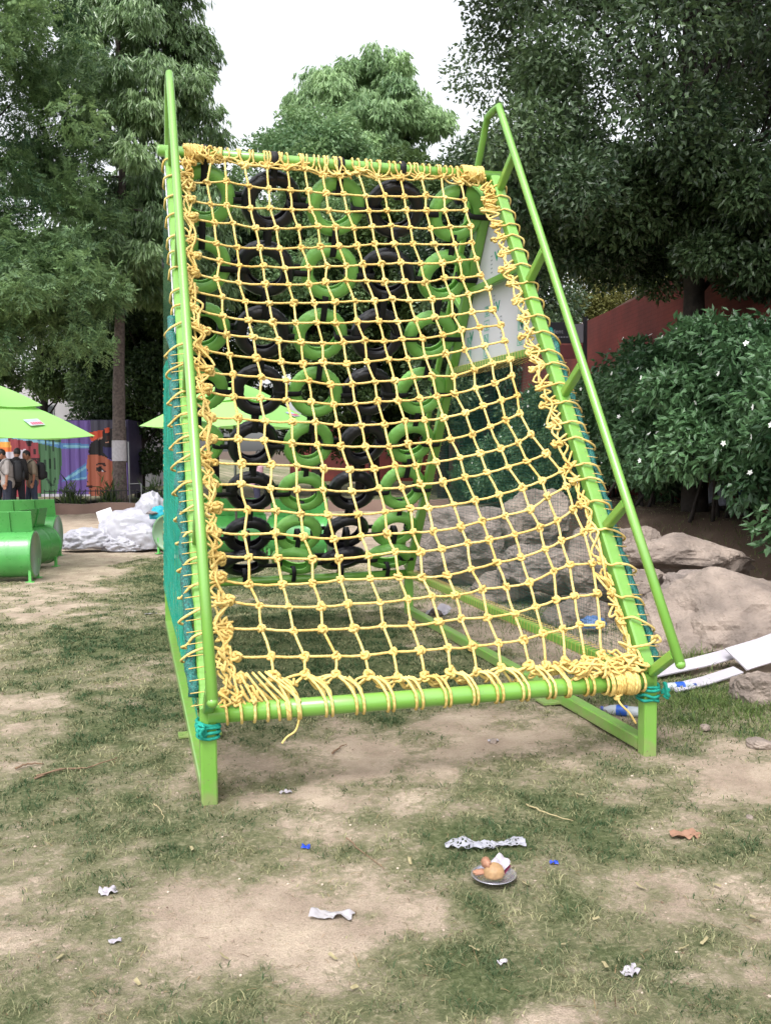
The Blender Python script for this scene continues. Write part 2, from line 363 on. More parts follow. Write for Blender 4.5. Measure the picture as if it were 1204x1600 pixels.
def in_view(x,y,marg=0.12):
    d=np.stack([x-CAM[0],y-CAM[1],np.full_like(x,-CAM[2])],-1); z=d@cf
    u=(d@cr)/np.maximum(z,.01)*1422.8; v=(d@cu)/np.maximum(z,.01)*1422.8
    return (z>0.5)&(np.abs(u)<602*(1+marg)+90)&(np.abs(v)<800*(1+marg)+60)
def blades(x,y,L,wd,lean,tint,mbb):
    n=len(x); z=zg(x,y)-0.004
    a=rng.random(n)*2*math.pi; ld=rng.random(n)*2*math.pi
    sx=np.cos(a)*wd; sy=np.sin(a)*wd
    dx=np.cos(ld)*lean; dy=np.sin(ld)*lean
    b0=np.stack([x-sx,y-sy,z],-1); b1=np.stack([x+sx,y+sy,z],-1)
    k=0.55; mxx=x+dx*L*0.35; myy=y+dy*L*0.35; mz=z+L*np.sqrt(np.clip(1-lean**2,0.05,1))*0.62
    m0=np.stack([mxx-sx*.8,myy-sy*.8,mz],-1); m1=np.stack([mxx+sx*.8,myy+sy*.8,mz],-1)
    tz=z+L*np.sqrt(np.clip(1-lean**2,0.03,1))*0.85
    tp=np.stack([x+dx*L,y+dy*L,tz],-1)
    V=np.stack([b0,b1,m1,m0,tp],1).reshape(-1,3); i=np.arange(n)*5
    T=np.repeat(tint,5)
    n0=mbb.n
    mbb.add(V,np.stack([i,i+1,i+2,i+3],-1),True,tint=T)
    mbb.f.append(np.stack([i+3,i+2,i+4],-1)+n0); mbb.mi.append(np.zeros(n,int)); mbb.smooth.append(np.ones(n,bool))
MT['grass']=leafmat('short_dry_grass',(54,78,48),(164,160,122),0.7,0.25,0.25)
gm=MB()
n=1500000
x=rng.uniform(-4,8,n); y=-2.6+(rng.random(n)**1.7)*13.5
c=cover(x,y); hf=fbm(x,y,3,14.0)
keep=in_view(x,y)&(rng.random(n)<np.clip((c-0.15)*1.4,0.03,1)*np.clip((hf-0.36)*4,0.06,1))
x,y,c=x[keep],y[keep],c[keep]; n=len(x)
if n>480000:
    k=rng.choice(n,480000,False); x,y,c=x[k],y[k],c[k]; n=len(x)
dist=np.hypot(x-CAM[0],y-CAM[1])
Ln=(0.014+0.030*rng.random(n)**1.6)*(0.7+0.6*c)
wd=(0.0009+0.0013*rng.random(n))*np.clip(dist/3.2,0.9,2.6)
tn=np.clip(0.44-0.3*sstep(.75,1.0,c)+(fbm(x,y,3,2.2)-0.5)*1.0+(fbm(x+4,y+9,2,11.0)-0.5)*0.9-0.32*(c-0.5)+rng.normal(0,0.30,n),0,1)  # blades darker where cover is thickest, frame's shade included in the tint
blades(x,y,Ln,wd,0.55+0.4*rng.random(n),tn,gm)
go=gm.build('grass',MT['grass'],tint=True); go['kind']='stuff'
# longer tufts beside the frame and along the rocks
MT['tuft']=leafmat('long_green_grass',(50,74,34),(116,136,74),0.6,0.3,0.3)
gm=MB()
for (a,b,p,q,cnt,hh) in [(3.15,0.75,0.33,0.28,3200,0.10),(3.45,1.75,0.40,0.12,1300,0.17),(3.0,1.2,0.25,0.2,700,.07),(3.4,3.6,0.3,0.5,1600,0.13),(3.5,0.35,0.35,0.2,900,0.07),(3.0,5.2,0.3,0.5,1200,0.12),(2.9,2.7,.25,.5,500,.07),(5.6,4.6,0.5,1.2,1500,0.12),(4.6,3.9,0.5,.3,500,0.10),(2.35,0.15,0.2,0.15,300,0.05),(4.0,2.6,0.1,0.25,250,.14)]:
    x=rng.normal(a,p,cnt); y=rng.normal(b,q,cnt)
    blades(x,y,hh*(0.35+0.65*rng.random(cnt)),np.full(cnt,0.0022),0.45+0.5*rng.random(cnt),np.clip(rng.normal(0.5,0.24,cnt),0,1),gm)
go=gm.build('tall_grass_tufts',MT['tuft'],tint=True); go['kind']='stuff'

# dead straw and crumbs of soil scattered over the bare patches
MT['straw']=leafmat('dead_straw',(84,66,52),(150,128,96),0.8,0.1,0.2)
gm=MB(); n=5200; x=rng.uniform(-2.5,4.2,n); y=-2.4+rng.random(n)**1.5*7; k=in_view(x,y); x,y=x[k],y[k]; n=len(x)
a=rng.random(n)*6.283; Lh=rng.uniform(.008,.045,n)/2*np.where(rng.random(n)<.12,2.2,1); wd=rng.uniform(.0006,.0014,n)
dx,dy=np.cos(a),np.sin(a); c0=np.stack([x,y,zg(x,y)+.004],-1); A_=np.stack([dx,dy,rng.normal(0,.12,n)],-1)*Lh[:,None]; S_=np.stack([-dy,dx,np.zeros(n)],-1)*wd[:,None]; U_=np.array([0,0,.004])
V=np.stack([c0-A_-S_,c0-A_+S_,c0+U_+S_,c0+U_-S_,c0+A_*.9+S_*.6,c0+A_*.9-S_*.6],1).reshape(-1,3); i=np.arange(n)*6; tt=np.repeat(rng.random(n),6)
gm.add(V,np.concatenate([np.stack([i,i+1,i+2,i+3],-1),np.stack([i+3,i+2,i+4,i+5],-1)]),True,tint=tt)
o=gm.build('dead_straw',MT['straw'],tint=True); o['kind']='stuff'
MT['crumb']=leafmat('soil_crumbs',(104,86,72),(196,180,164),0.95,0.0,0.1)
gm=MB(); n=4200; x=rng.uniform(-2.5,4.2,n); y=-2.4+rng.random(n)**1.6*6; k=in_view(x,y)&(cover(x,y)<.62); x,y=x[k],y[k]; z=zg(x,y); v1,f1=ICO[1]
for q in range(len(x)):
    r_=.0012+.0045*rng.random()**3; gm.add(v1*np.array([r_*rng.uniform(.8,1.6),r_*rng.uniform(.8,1.6),r_*.8])+np.array([x[q],y[q],z[q]+r_*.3+.001]),f1,False,tint=np.full(len(v1),rng.random()))
o=gm.build('soil_crumbs',MT['crumb'],tint=True); o['kind']='stuff'
NET = [
[(0.136,3.797),(0.263,3.819),(0.354,3.842),(0.487,3.791),(0.636,3.802),(0.772,3.805),(0.896,3.806),(1.018,3.767),(1.140,3.767),(1.269,3.813),(1.410,3.791),(1.580,3.800),(1.742,3.803),(1.897,3.835),(2.032,3.777),(2.187,3.770)],
[(0.112,3.594),(0.229,3.611),(0.348,3.633),(0.499,3.618),(0.628,3.617),(0.772,3.617),(0.895,3.615),(1.023,3.608),(1.148,3.606),(1.298,3.609),(1.441,3.614),(1.590,3.621),(1.742,3.645),(1.880,3.638),(2.024,3.618),(2.174,3.619)],
[(0.112,3.429),(0.233,3.414),(0.337,3.425),(0.492,3.417),(0.627,3.437),(0.772,3.444),(0.905,3.458),(1.028,3.459),(1.160,3.464),(1.303,3.474),(1.436,3.483),(1.576,3.496),(1.723,3.500),(1.861,3.507),(2.013,3.512),(2.142,3.516)],
[(0.117,3.258),(0.248,3.260),(0.371,3.259),(0.516,3.251),(0.655,3.265),(0.800,3.290),(0.928,3.307),(1.052,3.318),(1.181,3.328),(1.315,3.342),(1.450,3.360),(1.589,3.344),(1.732,3.340),(1.869,3.356),(2.024,3.356),(2.187,3.372)],
[(0.102,3.098),(0.248,3.071),(0.377,3.069),(0.525,3.080),(0.653,3.095),(0.799,3.125),(0.936,3.144),(1.059,3.160),(1.184,3.171),(1.310,3.189),(1.450,3.199),(1.581,3.196),(1.723,3.194),(1.872,3.202),(1.994,3.207),(2.168,3.243)],
[(0.109,2.947),(0.258,2.922),(0.384,2.916),(0.534,2.933),(0.676,2.938),(0.835,2.968),(0.957,2.985),(1.092,3.001),(1.203,3.012),(1.332,3.028),(1.465,3.036),(1.611,3.031),(1.761,3.034),(1.883,3.052),(2.001,3.059),(2.186,3.098)],
[(0.108,2.797),(0.232,2.775),(0.374,2.768),(0.537,2.783),(0.684,2.804),(0.820,2.826),(0.941,2.848),(1.079,2.874),(1.211,2.881),(1.337,2.880),(1.468,2.881),(1.613,2.879),(1.744,2.902),(1.872,2.901),(2.004,2.916),(2.150,2.952)],
[(0.089,2.653),(0.246,2.634),(0.397,2.622),(0.549,2.637),(0.705,2.664),(0.839,2.675),(0.974,2.697),(1.112,2.714),(1.241,2.721),(1.364,2.739),(1.484,2.730),(1.633,2.725),(1.765,2.738),(1.889,2.762),(2.032,2.795),(2.177,2.817)],
[(0.096,2.512),(0.243,2.482),(0.399,2.482),(0.551,2.487),(0.703,2.508),(0.841,2.524),(0.967,2.535),(1.103,2.548),(1.243,2.553),(1.381,2.563),(1.492,2.566),(1.622,2.576),(1.754,2.594),(1.881,2.605),(2.021,2.619),(2.174,2.664)],
[(0.124,2.354),(0.267,2.350),(0.419,2.347),(0.577,2.353),(0.717,2.357),(0.860,2.369),(0.994,2.388),(1.138,2.401),(1.264,2.404),(1.388,2.416),(1.519,2.421),(1.652,2.429),(1.783,2.460),(1.907,2.480),(2.048,2.482),(2.185,2.523)],
[(0.124,2.188),(0.268,2.194),(0.429,2.199),(0.578,2.193),(0.714,2.197),(0.848,2.220),(0.996,2.226),(1.131,2.236),(1.271,2.260),(1.396,2.257),(1.507,2.275),(1.643,2.286),(1.776,2.307),(1.910,2.327),(2.044,2.347),(2.159,2.374)],
[(0.149,2.045),(0.276,2.054),(0.444,2.059),(0.595,2.053),(0.734,2.063),(0.874,2.059),(1.013,2.067),(1.159,2.091),(1.283,2.095),(1.406,2.116),(1.530,2.129),(1.665,2.113),(1.806,2.149),(1.929,2.180),(2.043,2.201),(2.168,2.230)],
[(0.125,1.898),(0.267,1.889),(0.425,1.899),(0.579,1.906),(0.731,1.905),(0.875,1.912),(1.004,1.919),(1.155,1.942),(1.279,1.941),(1.418,1.950),(1.530,1.962),(1.655,1.976),(1.781,1.997),(1.909,2.025),(2.029,2.069),(2.158,2.101)],
[(0.134,1.714),(0.281,1.736),(0.439,1.737),(0.597,1.750),(0.742,1.765),(0.879,1.761),(1.026,1.765),(1.167,1.776),(1.298,1.790),(1.425,1.796),(1.542,1.807),(1.685,1.822),(1.811,1.865),(1.924,1.889),(2.026,1.914),(2.167,1.947)],
[(0.118,1.571),(0.274,1.595),(0.420,1.604),(0.584,1.604),(0.732,1.608),(0.877,1.609),(1.028,1.608),(1.168,1.609),(1.289,1.624),(1.422,1.636),(1.561,1.646),(1.694,1.668),(1.812,1.701),(1.915,1.739),(2.015,1.778),(2.162,1.808)],
[(0.125,1.416),(0.274,1.436),(0.436,1.438),(0.589,1.449),(0.743,1.444),(0.901,1.440),(1.052,1.454),(1.190,1.473),(1.317,1.475),(1.437,1.486),(1.580,1.506),(1.716,1.516),(1.843,1.540),(1.957,1.575),(2.041,1.617),(2.172,1.655)],
[(0.115,1.274),(0.258,1.288),(0.418,1.288),(0.571,1.293),(0.727,1.299),(0.893,1.301),(1.055,1.307),(1.194,1.313),(1.313,1.331),(1.446,1.337),(1.586,1.359),(1.726,1.377),(1.858,1.399),(1.980,1.427),(2.103,1.470),(2.166,1.519)],
[(0.128,1.118),(0.283,1.134),(0.438,1.143),(0.581,1.138),(0.735,1.137),(0.910,1.141),(1.070,1.154),(1.218,1.171),(1.333,1.178),(1.480,1.185),(1.614,1.194),(1.759,1.221),(1.906,1.253),(2.025,1.283),(2.159,1.330),(2.193,1.352)],
[(0.112,0.981),(0.249,0.981),(0.418,0.990),(0.568,0.986),(0.745,0.979),(0.901,0.993),(1.055,1.008),(1.206,1.015),(1.326,1.015),(1.484,1.030),(1.622,1.056),(1.759,1.077),(1.918,1.106),(2.036,1.169),(2.160,1.223),(2.208,1.249)],
[(0.125,0.846),(0.264,0.846),(0.416,0.841),(0.601,0.846),(0.751,0.850),(0.921,0.864),(1.080,0.885),(1.219,0.885),(1.341,0.892),(1.504,0.912),(1.632,0.921),(1.786,0.939),(1.936,0.969),(2.046,1.005),(2.163,1.061),(2.202,1.082)],
[(0.108,0.707),(0.249,0.685),(0.423,0.688),(0.589,0.705),(0.733,0.717),(0.904,0.718),(1.071,0.726),(1.201,0.719),(1.344,0.720),(1.486,0.749),(1.640,0.772),(1.779,0.793),(1.925,0.830),(2.036,0.869),(2.178,0.909),(2.219,0.924)],
[(0.141,0.586),(0.287,0.562),(0.441,0.558),(0.609,0.556),(0.761,0.574),(0.929,0.574),(1.087,0.590),(1.228,0.598),(1.358,0.596),(1.517,0.607),(1.656,0.621),(1.787,0.631),(1.942,0.686),(2.041,0.710),(2.173,0.705),(2.224,0.715)],
[(0.129,0.436),(0.290,0.427),(0.448,0.423),(0.603,0.426),(0.765,0.424),(0.920,0.428),(1.077,0.430),(1.234,0.435),(1.351,0.447),(1.501,0.447),(1.651,0.449),(1.781,0.478),(1.905,0.508),(2.016,0.519),(2.144,0.516),(2.230,0.517)],
[(0.149,0.291),(0.319,0.281),(0.490,0.276),(0.650,0.279),(0.796,0.275),(0.947,0.275),(1.091,0.274),(1.244,0.277),(1.379,0.283),(1.518,0.278),(1.658,0.289),(1.779,0.314),(1.893,0.325),(2.001,0.345),(2.108,0.333),(2.225,0.343)],
[(0.158,0.179),(0.317,0.176),(0.480,0.180),(0.633,0.170),(0.791,0.153),(0.937,0.133),(1.075,0.121),(1.227,0.138),(1.355,0.126),(1.492,0.136),(1.640,0.134),(1.734,0.129),(1.851,0.144),(1.964,0.144),(2.064,0.165),(2.232,0.163)]]
# ------------------------------------------------------------------ the climbing frame
W=2.3; H=0.411; HL=0.420; HR=0.402; D=4.355; YT=D/2; ZT=3.620
SD=np.array([0,YT,ZT-H]); SL=float(np.linalg.norm(SD)); SD=SD/SL          # up the front slope
SN=np.array([0,-SD[2],SD[1]])                                              # outward normal, front
BD=np.array([0,YT,-(ZT-H)])/SL; BN=np.array([0,SD[2],SD[1]])               # down / outward, back
fr=thing('climbing_frame','tall bright green steel climbing frame shaped like a tent, standing on the worn grass','climbing frame',(W/2,D/2,0))
FO=np.array([W/2,D/2,0])
def part(name,mb,m,parent=None): 
    for i in range(len(mb.v)): mb.v[i]=mb.v[i]-FO
    return mb.build(name,m,parent or fr)
G=MT['frame']; S=0.075
for x,y,hh in ((0,0.0375,HL),(W,0.0375,HR),(0,D,H),(W,D,H)):
    mb=MB(); sweep(mb,[(x,y,-0.03),(x,y,hh+0.03)],rsq(S,S,0.007),up=(1,0,0),smooth=False); part('post',mb,G)
for x in (0,W):
    mb=MB(); sweep(mb,[(x,0.078,0.045),(x,D-0.04,0.045)],rsq(S,0.072,0.007),up=(1,0,0),smooth=False); part('base_rail',mb,G)
    mb=MB(); sweep(mb,[(x,0.078,H),(x,D-0.04,H)],rsq(0.055,0.055,0.006),up=(1,0,0),smooth=False); part('side_rail',mb,G)
    sg=1 if x==0 else -1
    mb=MB(); box(mb,(x+sg*0.09,1.05,0.02),(0.12,0.14,0.012)); part('foot_plate',mb,G)
    if x==0:
        mb=MB(); box(mb,(x-0.06,1.05,0.014),(0.06,0.10,0.010)); part('foot_plate',mb,G)
def bar(y,z0,z1,r,over=0.0,name='crossbar'):
    mb=MB(); P=[(-over,y,z0),(W*0.33,y,z0+(z1-z0)*.33-0.004),(W*.66,y,z0+(z1-z0)*.66-0.004),(W+over,y,z1)]
    tube(mb,P,r,20)
    for e in (P[0],P[-1]):
        if over:
            v,f=ICO[2]; mb.add(v*np.array([0.35,1,1])*r*1.02+np.array(e),f)
    return part(name,mb,G)
bar(0.02,HL+0.0,HR+0.0,0.045)
bar(D,H,H,0.040)
bar(YT,ZT,ZT,0.0375,0.075)
for x in (0,W):
    mb=MB(); sweep(mb,[np.array([x,0.03,H+0.02]),np.array([x,YT-0.03,ZT-0.03])],rsq(S,S,0.009),up=(1,0,0),smooth=False); part('sloping_beam',mb,G)
    mb=MB(); sweep(mb,[np.array([x,D-0.02,H+0.02]),np.array([x,YT+0.03,ZT-0.03])],rsq(S,S,0.009),up=(1,0,0),smooth=False); part('sloping_beam',mb,G)
    # handrails either side of the ridge, joined by a short piece at the top
    o=0.29
    cut=0.11; zc_=4.078
    a0=np.array([x,0,H])+SN*o-SD*0.03; a1=np.array([x,YT-cut,zc_])
    b1=np.array([x,YT+cut,zc_]); o2=float((a1-np.array([x,0,H]))@SN); b0=np.array([x,D,H])+BN*o+BD*0.03
    P=[a0]+[a0+(a1-a0)*t for t in (0.25,.5,.75,.97)]+[a1,a1*.5+b1*.5+np.array([0,0,0.006]),b1]+[b1+(b0-b1)*t for t in (0.03,.25,.5,.75)]+[b0]
    mb=MB(); tube(mb,P,0.0255,14); 
    for e in (a0,b0):
        v,f=ICO[2]; mb.add(v*0.0262+e,f)
    part('handrail',mb,G)
    for tz in (0.008,0.235,0.48,0.723,0.955):
        q=np.array([x,0.0+YT*tz,H+(ZT-H)*tz]); mb=MB()
        ot=o+(o2-o)*tz*.98-.02; sweep(mb,[q+SN*0.03,q+SN*ot],rsq(0.05,0.05,0.006),up=(1,0,0),smooth=False); part('strut',mb,G)
        q=np.array([x,D-YT*tz,H+(ZT-H)*tz]); mb=MB()
        sweep(mb,[q+BN*0.03,q+BN*ot],rsq(0.05,0.05,0.006),up=(1,0,0),smooth=False); part('strut',mb,G)
    for z in (2.275,2.86):
        y0=(z-H)*YT/(ZT-H)+0.04; mb=MB()
        sweep(mb,[(x,y0,z),(x,D-y0,z)],rsq(0.05,0.05,0.005),up=(1,0,0),smooth=False); part('brace',mb,G)
# boards filling the top of both side triangles
def text_mesh(s,size,font_bold=False):
    cu_=bpy.data.curves.new('t','FONT'); cu_.body=s; cu_.size=size; cu_.align_x='CENTER'; cu_.align_y='CENTER'; cu_.extrude=0.0; cu_.resolution_u=3
    if font_bold: cu_.offset=size*0.03
    o=bpy.data.objects.new('t',cu_); COL.objects.link(o)
    dg=bpy.context.evaluated_depsgraph_get(); me=bpy.data.meshes.new_from_object(o.evaluated_get(dg))
    bpy.data.objects.remove(o); bpy.data.curves.remove(cu_)
    return me
def text_into(mb,s,size,o,ex,ey,mi=0,bold=False,sx=1.0):
    me=text_mesh(s,size,bold); o=np.asarray(o,float); ex=np.asarray(ex,float); ey=np.asarray(ey,float)
    V=np.array([v.co[:] for v in me.vertices]); V=o+V[:,0:1]*ex*sx+V[:,1:2]*ey
    n0=mb.n; mb.v.append(V); mb.t.append(np.zeros(len(V))); mb.n+=len(V)
    for p in me.polygons:
        mb.f.append(np.array([list(p.vertices)])+n0); mb.mi.append(np.array([mi])); mb.smooth.append(np.array([False]))
    bpy.data.meshes.remove(me)
def rect(mb,o,ex,ey,w_,h_,mi=0):
    o=np.asarray(o,float); ex=np.asarray(ex,float)*w_/2; ey=np.asarray(ey,float)*h_/2
    mb.add([o-ex-ey,o+ex-ey,o+ex+ey,o-ex+ey],[(0,1,2,3)],False,mi)
zb=2.27; zt_=3.50
for x,sg in ((0,-1),(W,1)):
    yb=(zb-H)*YT/(ZT-H)-0.02; yt2=(zt_-H)*YT/(ZT-H)
    xo=x+sg*0.040; xi=x+sg*0.044
    mb=MB(); poly=[(yb,zb),(D-yb,zb),(D-yt2,zt_),(yt2,zt_)]
    th=0.006
    V=[(xo,a,b_) for a,b_ in poly]+[(xo+sg*th,a,b_) for a,b_ in poly]
    mb.add(V,[(0,1,2,3)],False,0); mb.add(V,[(7,6,5,4)],False,1)
    mb.add(V,[(0,4,5,1),(1,5,6,2),(2,6,7,3),(3,7,4,0)],False,0)
    bo=part('side_board',mb,[MT['film'],MT['board_out']])
    bo['label']='white film-faced board printed with green letters' if sg>0 else 'dark glossy green board'
    # printed film on the inner face
    ex=np.array([0,-1.0*sg,0]); ey=np.array([0,0,1.0]); xx=xo-sg*0.002
    pm=MB()
    def boxed(y,z,ch):
        o=np.array([xx,y,z]); 
        for (du,dv,w2,h2) in ((0,.036,.10,.006),(0,-.036,.10,.006),(.047,0,.006,.066),(-.047,0,.006,.066)): rect(pm,o+ex*du+ey*dv,ex,ey,w2,h2,1)
        text_into(pm,ch,0.085,o,ex,ey,1,True,1.2)
    for col,(y0,ph) in enumerate(((2.78,0.02),(2.42,0.0),(1.78,0.03))):
        for k,ch in enumerate("UNaB"):
            zz=2.36+ph+0.105*k
            lim=(zz+0.06-H)*YT/(ZT-H)
            if y0-0.06>lim and y0+0.06<D-lim: boxed(y0-0.05*k*0.2,zz,ch)
    for (y,z) in ((2.72,2.52),(2.18,2.68),(2.2,3.05),(1.75,2.50)):
        text_into(pm,"V",0.10,(xx,y,z),ex,ey,0,True,1.3)
    for (y,z,n_) in ((2.12,2.42,7),(2.25,2.62,6),(2.3,2.95,5)):
        for k in range(n_):
            rect(pm,(xx,y,z+k*0.03),ex,ey,0.035,0.010,2)
    for i in range(len(pm.v)): pm.v[i]=pm.v[i]-FO
    pm.build('lettering',[MT['print_green'],MT['print_pale'],MT['print_grey']],bo)

# ------------------------------------------------------------------ the rope net
def slope(x,t,out=0.0): return np.array([x,0.0,H])+SD*t+SN*out
def sag(x,t):
    a=min(max(x/W,0),1); b_=min(max(t/SL,0),1)
    return 0.17*math.sin(math.pi*a)*math.sin(math.pi*b_**0.8)
def npt(i,j): x,t=NET[i][j]; return slope(x,t,-sag(x,t))
rn=thing('rope_net','yellow knotted rope climbing net lashed to the sloping front of the green frame','rope net',(W/2,1.0,H))
RO=np.array([W/2,1.0,H])
def rpart(name,mb):
    for i in range(len(mb.v)): mb.v[i]=mb.v[i]-RO
    return mb.build(name,MT['rope'],rn)
RR=0.0069
def jit(s): return rng.normal(0,s,3)
PT=[[npt(i,j)+jit(0.003) for j in range(16)] for i in range(25)]
mb=MB()
for i in range(1,24):
    P=[PT[i][j] for j in range(0,15)]; Q=[]
    for a,b_ in zip(P[:-1],P[1:]):
        Q.append(a); Q.append((a+b_)/2+np.array([0,0,-0.003])+jit(0.0015))
    Q.append(P[-1]); tube(mb,Q,RR,7)
for j in range(1,15):
    P=[PT[i][j] for i in range(0,25)]; Q=[]
    for a,b_ in zip(P[:-1],P[1:]):
        Q.append(a); Q.append((a+b_)/2+jit(0.002))
    Q.append(P[-1]); tube(mb,Q,RR,7)
rpart('mesh_ropes',mb)
# knots
def knot_proto(k):
    a=np.arange(26)*2*math.pi/26*2
    r_=0.0155+0.0065*np.cos(1.5*a+k); P=np.stack([r_*np.cos(a),r_*np.sin(a),0.011*np.sin(1.5*a+k)+0.003*np.sin(a*2+k)],-1)
    P=P+rng.normal(0,0.0016,P.shape); m_=MB(); tube(m_,P,0.0085,6,closed=True,caps=False); return np.concatenate(m_.v),np.concatenate(m_.f)
KP=[knot_proto(k*0.8) for k in range(6)]
B0=np.stack([np.array([1.0,0,0]),SD,SN],1)
KM=[]
for v,f in KP:
    q_=MB(); q_.add(v,f); me_=q_.mesh('knot'); me_.materials.append(MT['rope']); KM.append(me_)
far=MB(); nk=0
def knot(c,s=1.0):
    global nk
    k=rng.integers(6); R=B0@rotz(rng.random()*6.28)@rotx(rng.normal(0,0.35))@roty(rng.normal(0,.35))
    if nk<100:
        nk+=1; o=link('knot',KM[k],None,rn); l=Matrix.Identity(4)
        for a in range(3):
            for b_ in range(3): l[a][b_]=R[a,b_]*s
            l[a][3]=c[a]-RO[a]
        o.matrix_local=l
    else:
        v,f=KP[k]; far.add((v*s)@R.T+c,f)
for i in range(24,-1,-1):
    for j in range(0,15):
        knot(PT[i][j],rng.uniform(0.8,1.04)*(1.15 if i in(0,24) else 1))
    if 0<i<24: knot(PT[i][15],0.95)
    if i: far.add(KP[1][0]*1.05@B0.T+PT[i][0]+jit(.012),KP[1][1])
o=rpart('upper_knots',far); o['kind']='stuff'

def rope(mb,P,r=RR,seg=4,closed=False): tube(mb,cat_rom(P,seg,closed),r,6,closed=closed,caps=not closed)
def tangle(mb,c,ax,n,r=RR,loops=5):
    """a clump of rope wound on itself round c; ax = half sizes in slope axes"""
    P=[c+B0@(np.array([rng.uniform(-1,1),rng.uniform(-1,1),rng.uniform(-1,1)])*np.array(ax)) for _ in range(n)]
    rope(mb,P,r,loops)
def edge(side):
    mb=MB(); xb=0.0 if side==0 else W; s=1 if side==0 else -1      # s points into the net
    j=0 if side==0 else 15
    ids=list(range(0,25))
    edgeP=[PT[i][j] for i in ids]
    # long running strands that follow the beam
    for k in range(2 if side else 3):
        P=[]
        for i in ids:
            e=edgeP[i]; t=(e-np.array([0,0,H]))@SD
            x=xb+s*rng.uniform(0.045,0.10 if k<2 else 0.14)
            P.append(slope(x,t+rng.normal(0,0.02),rng.uniform(-0.035,0.03)))
            if i<24:
                e2=edgeP[i+1]; f=rng.random()
                P.append((e*(1-f)+e2*f)*0.75+0.25*slope(xb+s*0.05,((e+e2)/2-np.array([0,0,H]))@SD,0)+jit(0.010))
        rope(mb,P,RR*(1.0 if k else 1.1),3)
    # strands zigzagging between edge knots and beam, and loops round the beam
    for i in range(0,24):
        e,e2=edgeP[i],edgeP[i+1]; t0=(e-np.array([0,0,H]))@SD; t1=(e2-np.array([0,0,H]))@SD
        tm=(t0*2+t1)/3+rng.normal(0,0.015); dt=rng.uniform(0.01,0.05)
        q=0.052
        P=[e,slope(xb+s*0.048,tm+dt,0.03),slope(xb+s*0.02,tm+dt*0.8,q),slope(xb-s*0.045,tm,q*0.95),slope(xb-s*(rng.uniform(.075,.10) if tm<2.42 else 0.058),tm-0.01-rng.uniform(0,.02),rng.uniform(-.01,.03)),
           slope(xb-s*(0.095 if tm<2.42 else .05),tm-0.02,-q*.6),slope(xb+s*0.03,tm-0.03,-q),slope(xb+s*0.055,tm-0.04,0.0),e2]
        rope(mb,P,RR*0.95,4)
        if rng.random()<0.55:
            rope(mb,[e,slope(xb+s*0.06,tm+rng.uniform(-.04,.06),rng.uniform(-.02,.03)),(e+e2)/2+jit(0.02),slope(xb+s*0.055,t1,rng.uniform(-.02,.03)),e2],RR,4)
        if rng.random()<(0.5 if side==0 else (0.5 if t0<1.2 else 0.08)):
            tangle(mb,e*0.45+0.55*slope(xb+s*0.07,t0,0.0),(0.028,0.04,0.022),7,RR*0.95,4)
    # heavy bunches at both ends of the beam
    for k in range(7): tangle(mb,slope(xb+s*0.085,SL-0.14-0.035*k,0.012),(0.05,0.045,0.035),11,RR,4)
    if side==1:
        for k in range(4): tangle(mb,slope(xb+s*(0.07+0.05*k),0.10+rng.normal(0,.02),0.03),(0.05,0.06,0.035),12,RR,4)
    for k in range(4): tangle(mb,slope(xb+s*0.09,0.16+0.14*k,0.0),(0.04,0.07,0.03),9,RR,4)
    rpart('edge_lacing',mb)
edge(0); edge(1)
def wrap(mb,c,r,a0,a1,n,dx,rr):
    """turns round a bar along x"""
    a=np.linspace(a0,a1,n); P=np.stack([c[0]+dx*(a-a0)/(2*math.pi),c[1]+np.cos(a)*r,c[2]+np.sin(a)*r],-1); return P
mb=MB()   # round the top bar
ct=lambda x: np.array([x,YT,ZT])
xs=[NET[0][j][0] for j in range(1,15)]
for j,xk in enumerate(xs):
    kn=PT[0][j+1]
    for dx in (-0.028,0.022,rng.uniform(-.06,.06)):
        x2=xk+dx+rng.normal(0,0.008)
        P=[kn+jit(.005)]+list(wrap(mb,ct(x2),0.046,math.pi*1.12,-math.pi*0.55,9,rng.uniform(-.03,.03),RR))+[kn+jit(.01)]
        rope(mb,P,RR*0.95,2)
    tangle(mb,kn+np.array([rng.uniform(-.02,.06),0,0.012]),(0.05,0.025,0.022),9,RR,4)
    if j<13:
        k2=PT[0][j+2]; xm=(xk+xs[j+1])/2
        P=[kn,kn*.6+k2*.4+np.array([0,0,0.02])]+list(wrap(mb,ct(xm+rng.normal(0,.02)),0.046,math.pi*1.1,-math.pi*0.7,8,rng.uniform(-.02,.02),RR))+[k2*.7+kn*.3,k2]
        rope(mb,P,RR*0.95,2)
        rope(mb,[kn,kn*.5+k2*.5+np.array([0,0,-0.012])+jit(.008),k2],RR,4); rope(mb,[kn,kn*.5+k2*.5+np.array([0,0,0.014])+jit(.012),k2],RR,4)
for k in range(16):
    x2=0.085+0.008*k; rope(mb,wrap(mb,ct(x2),0.048+0.006*rng.random(),0,2*math.pi,11,0.012,RR),RR,2)
    x2=W-0.10-0.010*k; rope(mb,wrap(mb,ct(x2),0.048+0.012*rng.random(),0,2*math.pi,11,0.012,RR),RR,2)
for k in range(6):
    tangle(mb,np.array([0.12+0.03*k,YT-0.03,ZT-0.02]),(0.05,0.05,0.05),9,RR,4)
    tangle(mb,np.array([W-0.10-0.03*k,YT-0.03,ZT-0.03]),(0.05,0.05,0.05),9,RR,4)
rpart('top_lashing',mb)
mb=MB()   # round the front bar
def cb(x): return np.array([x,0.02,HL+(HR-HL)*x/W])
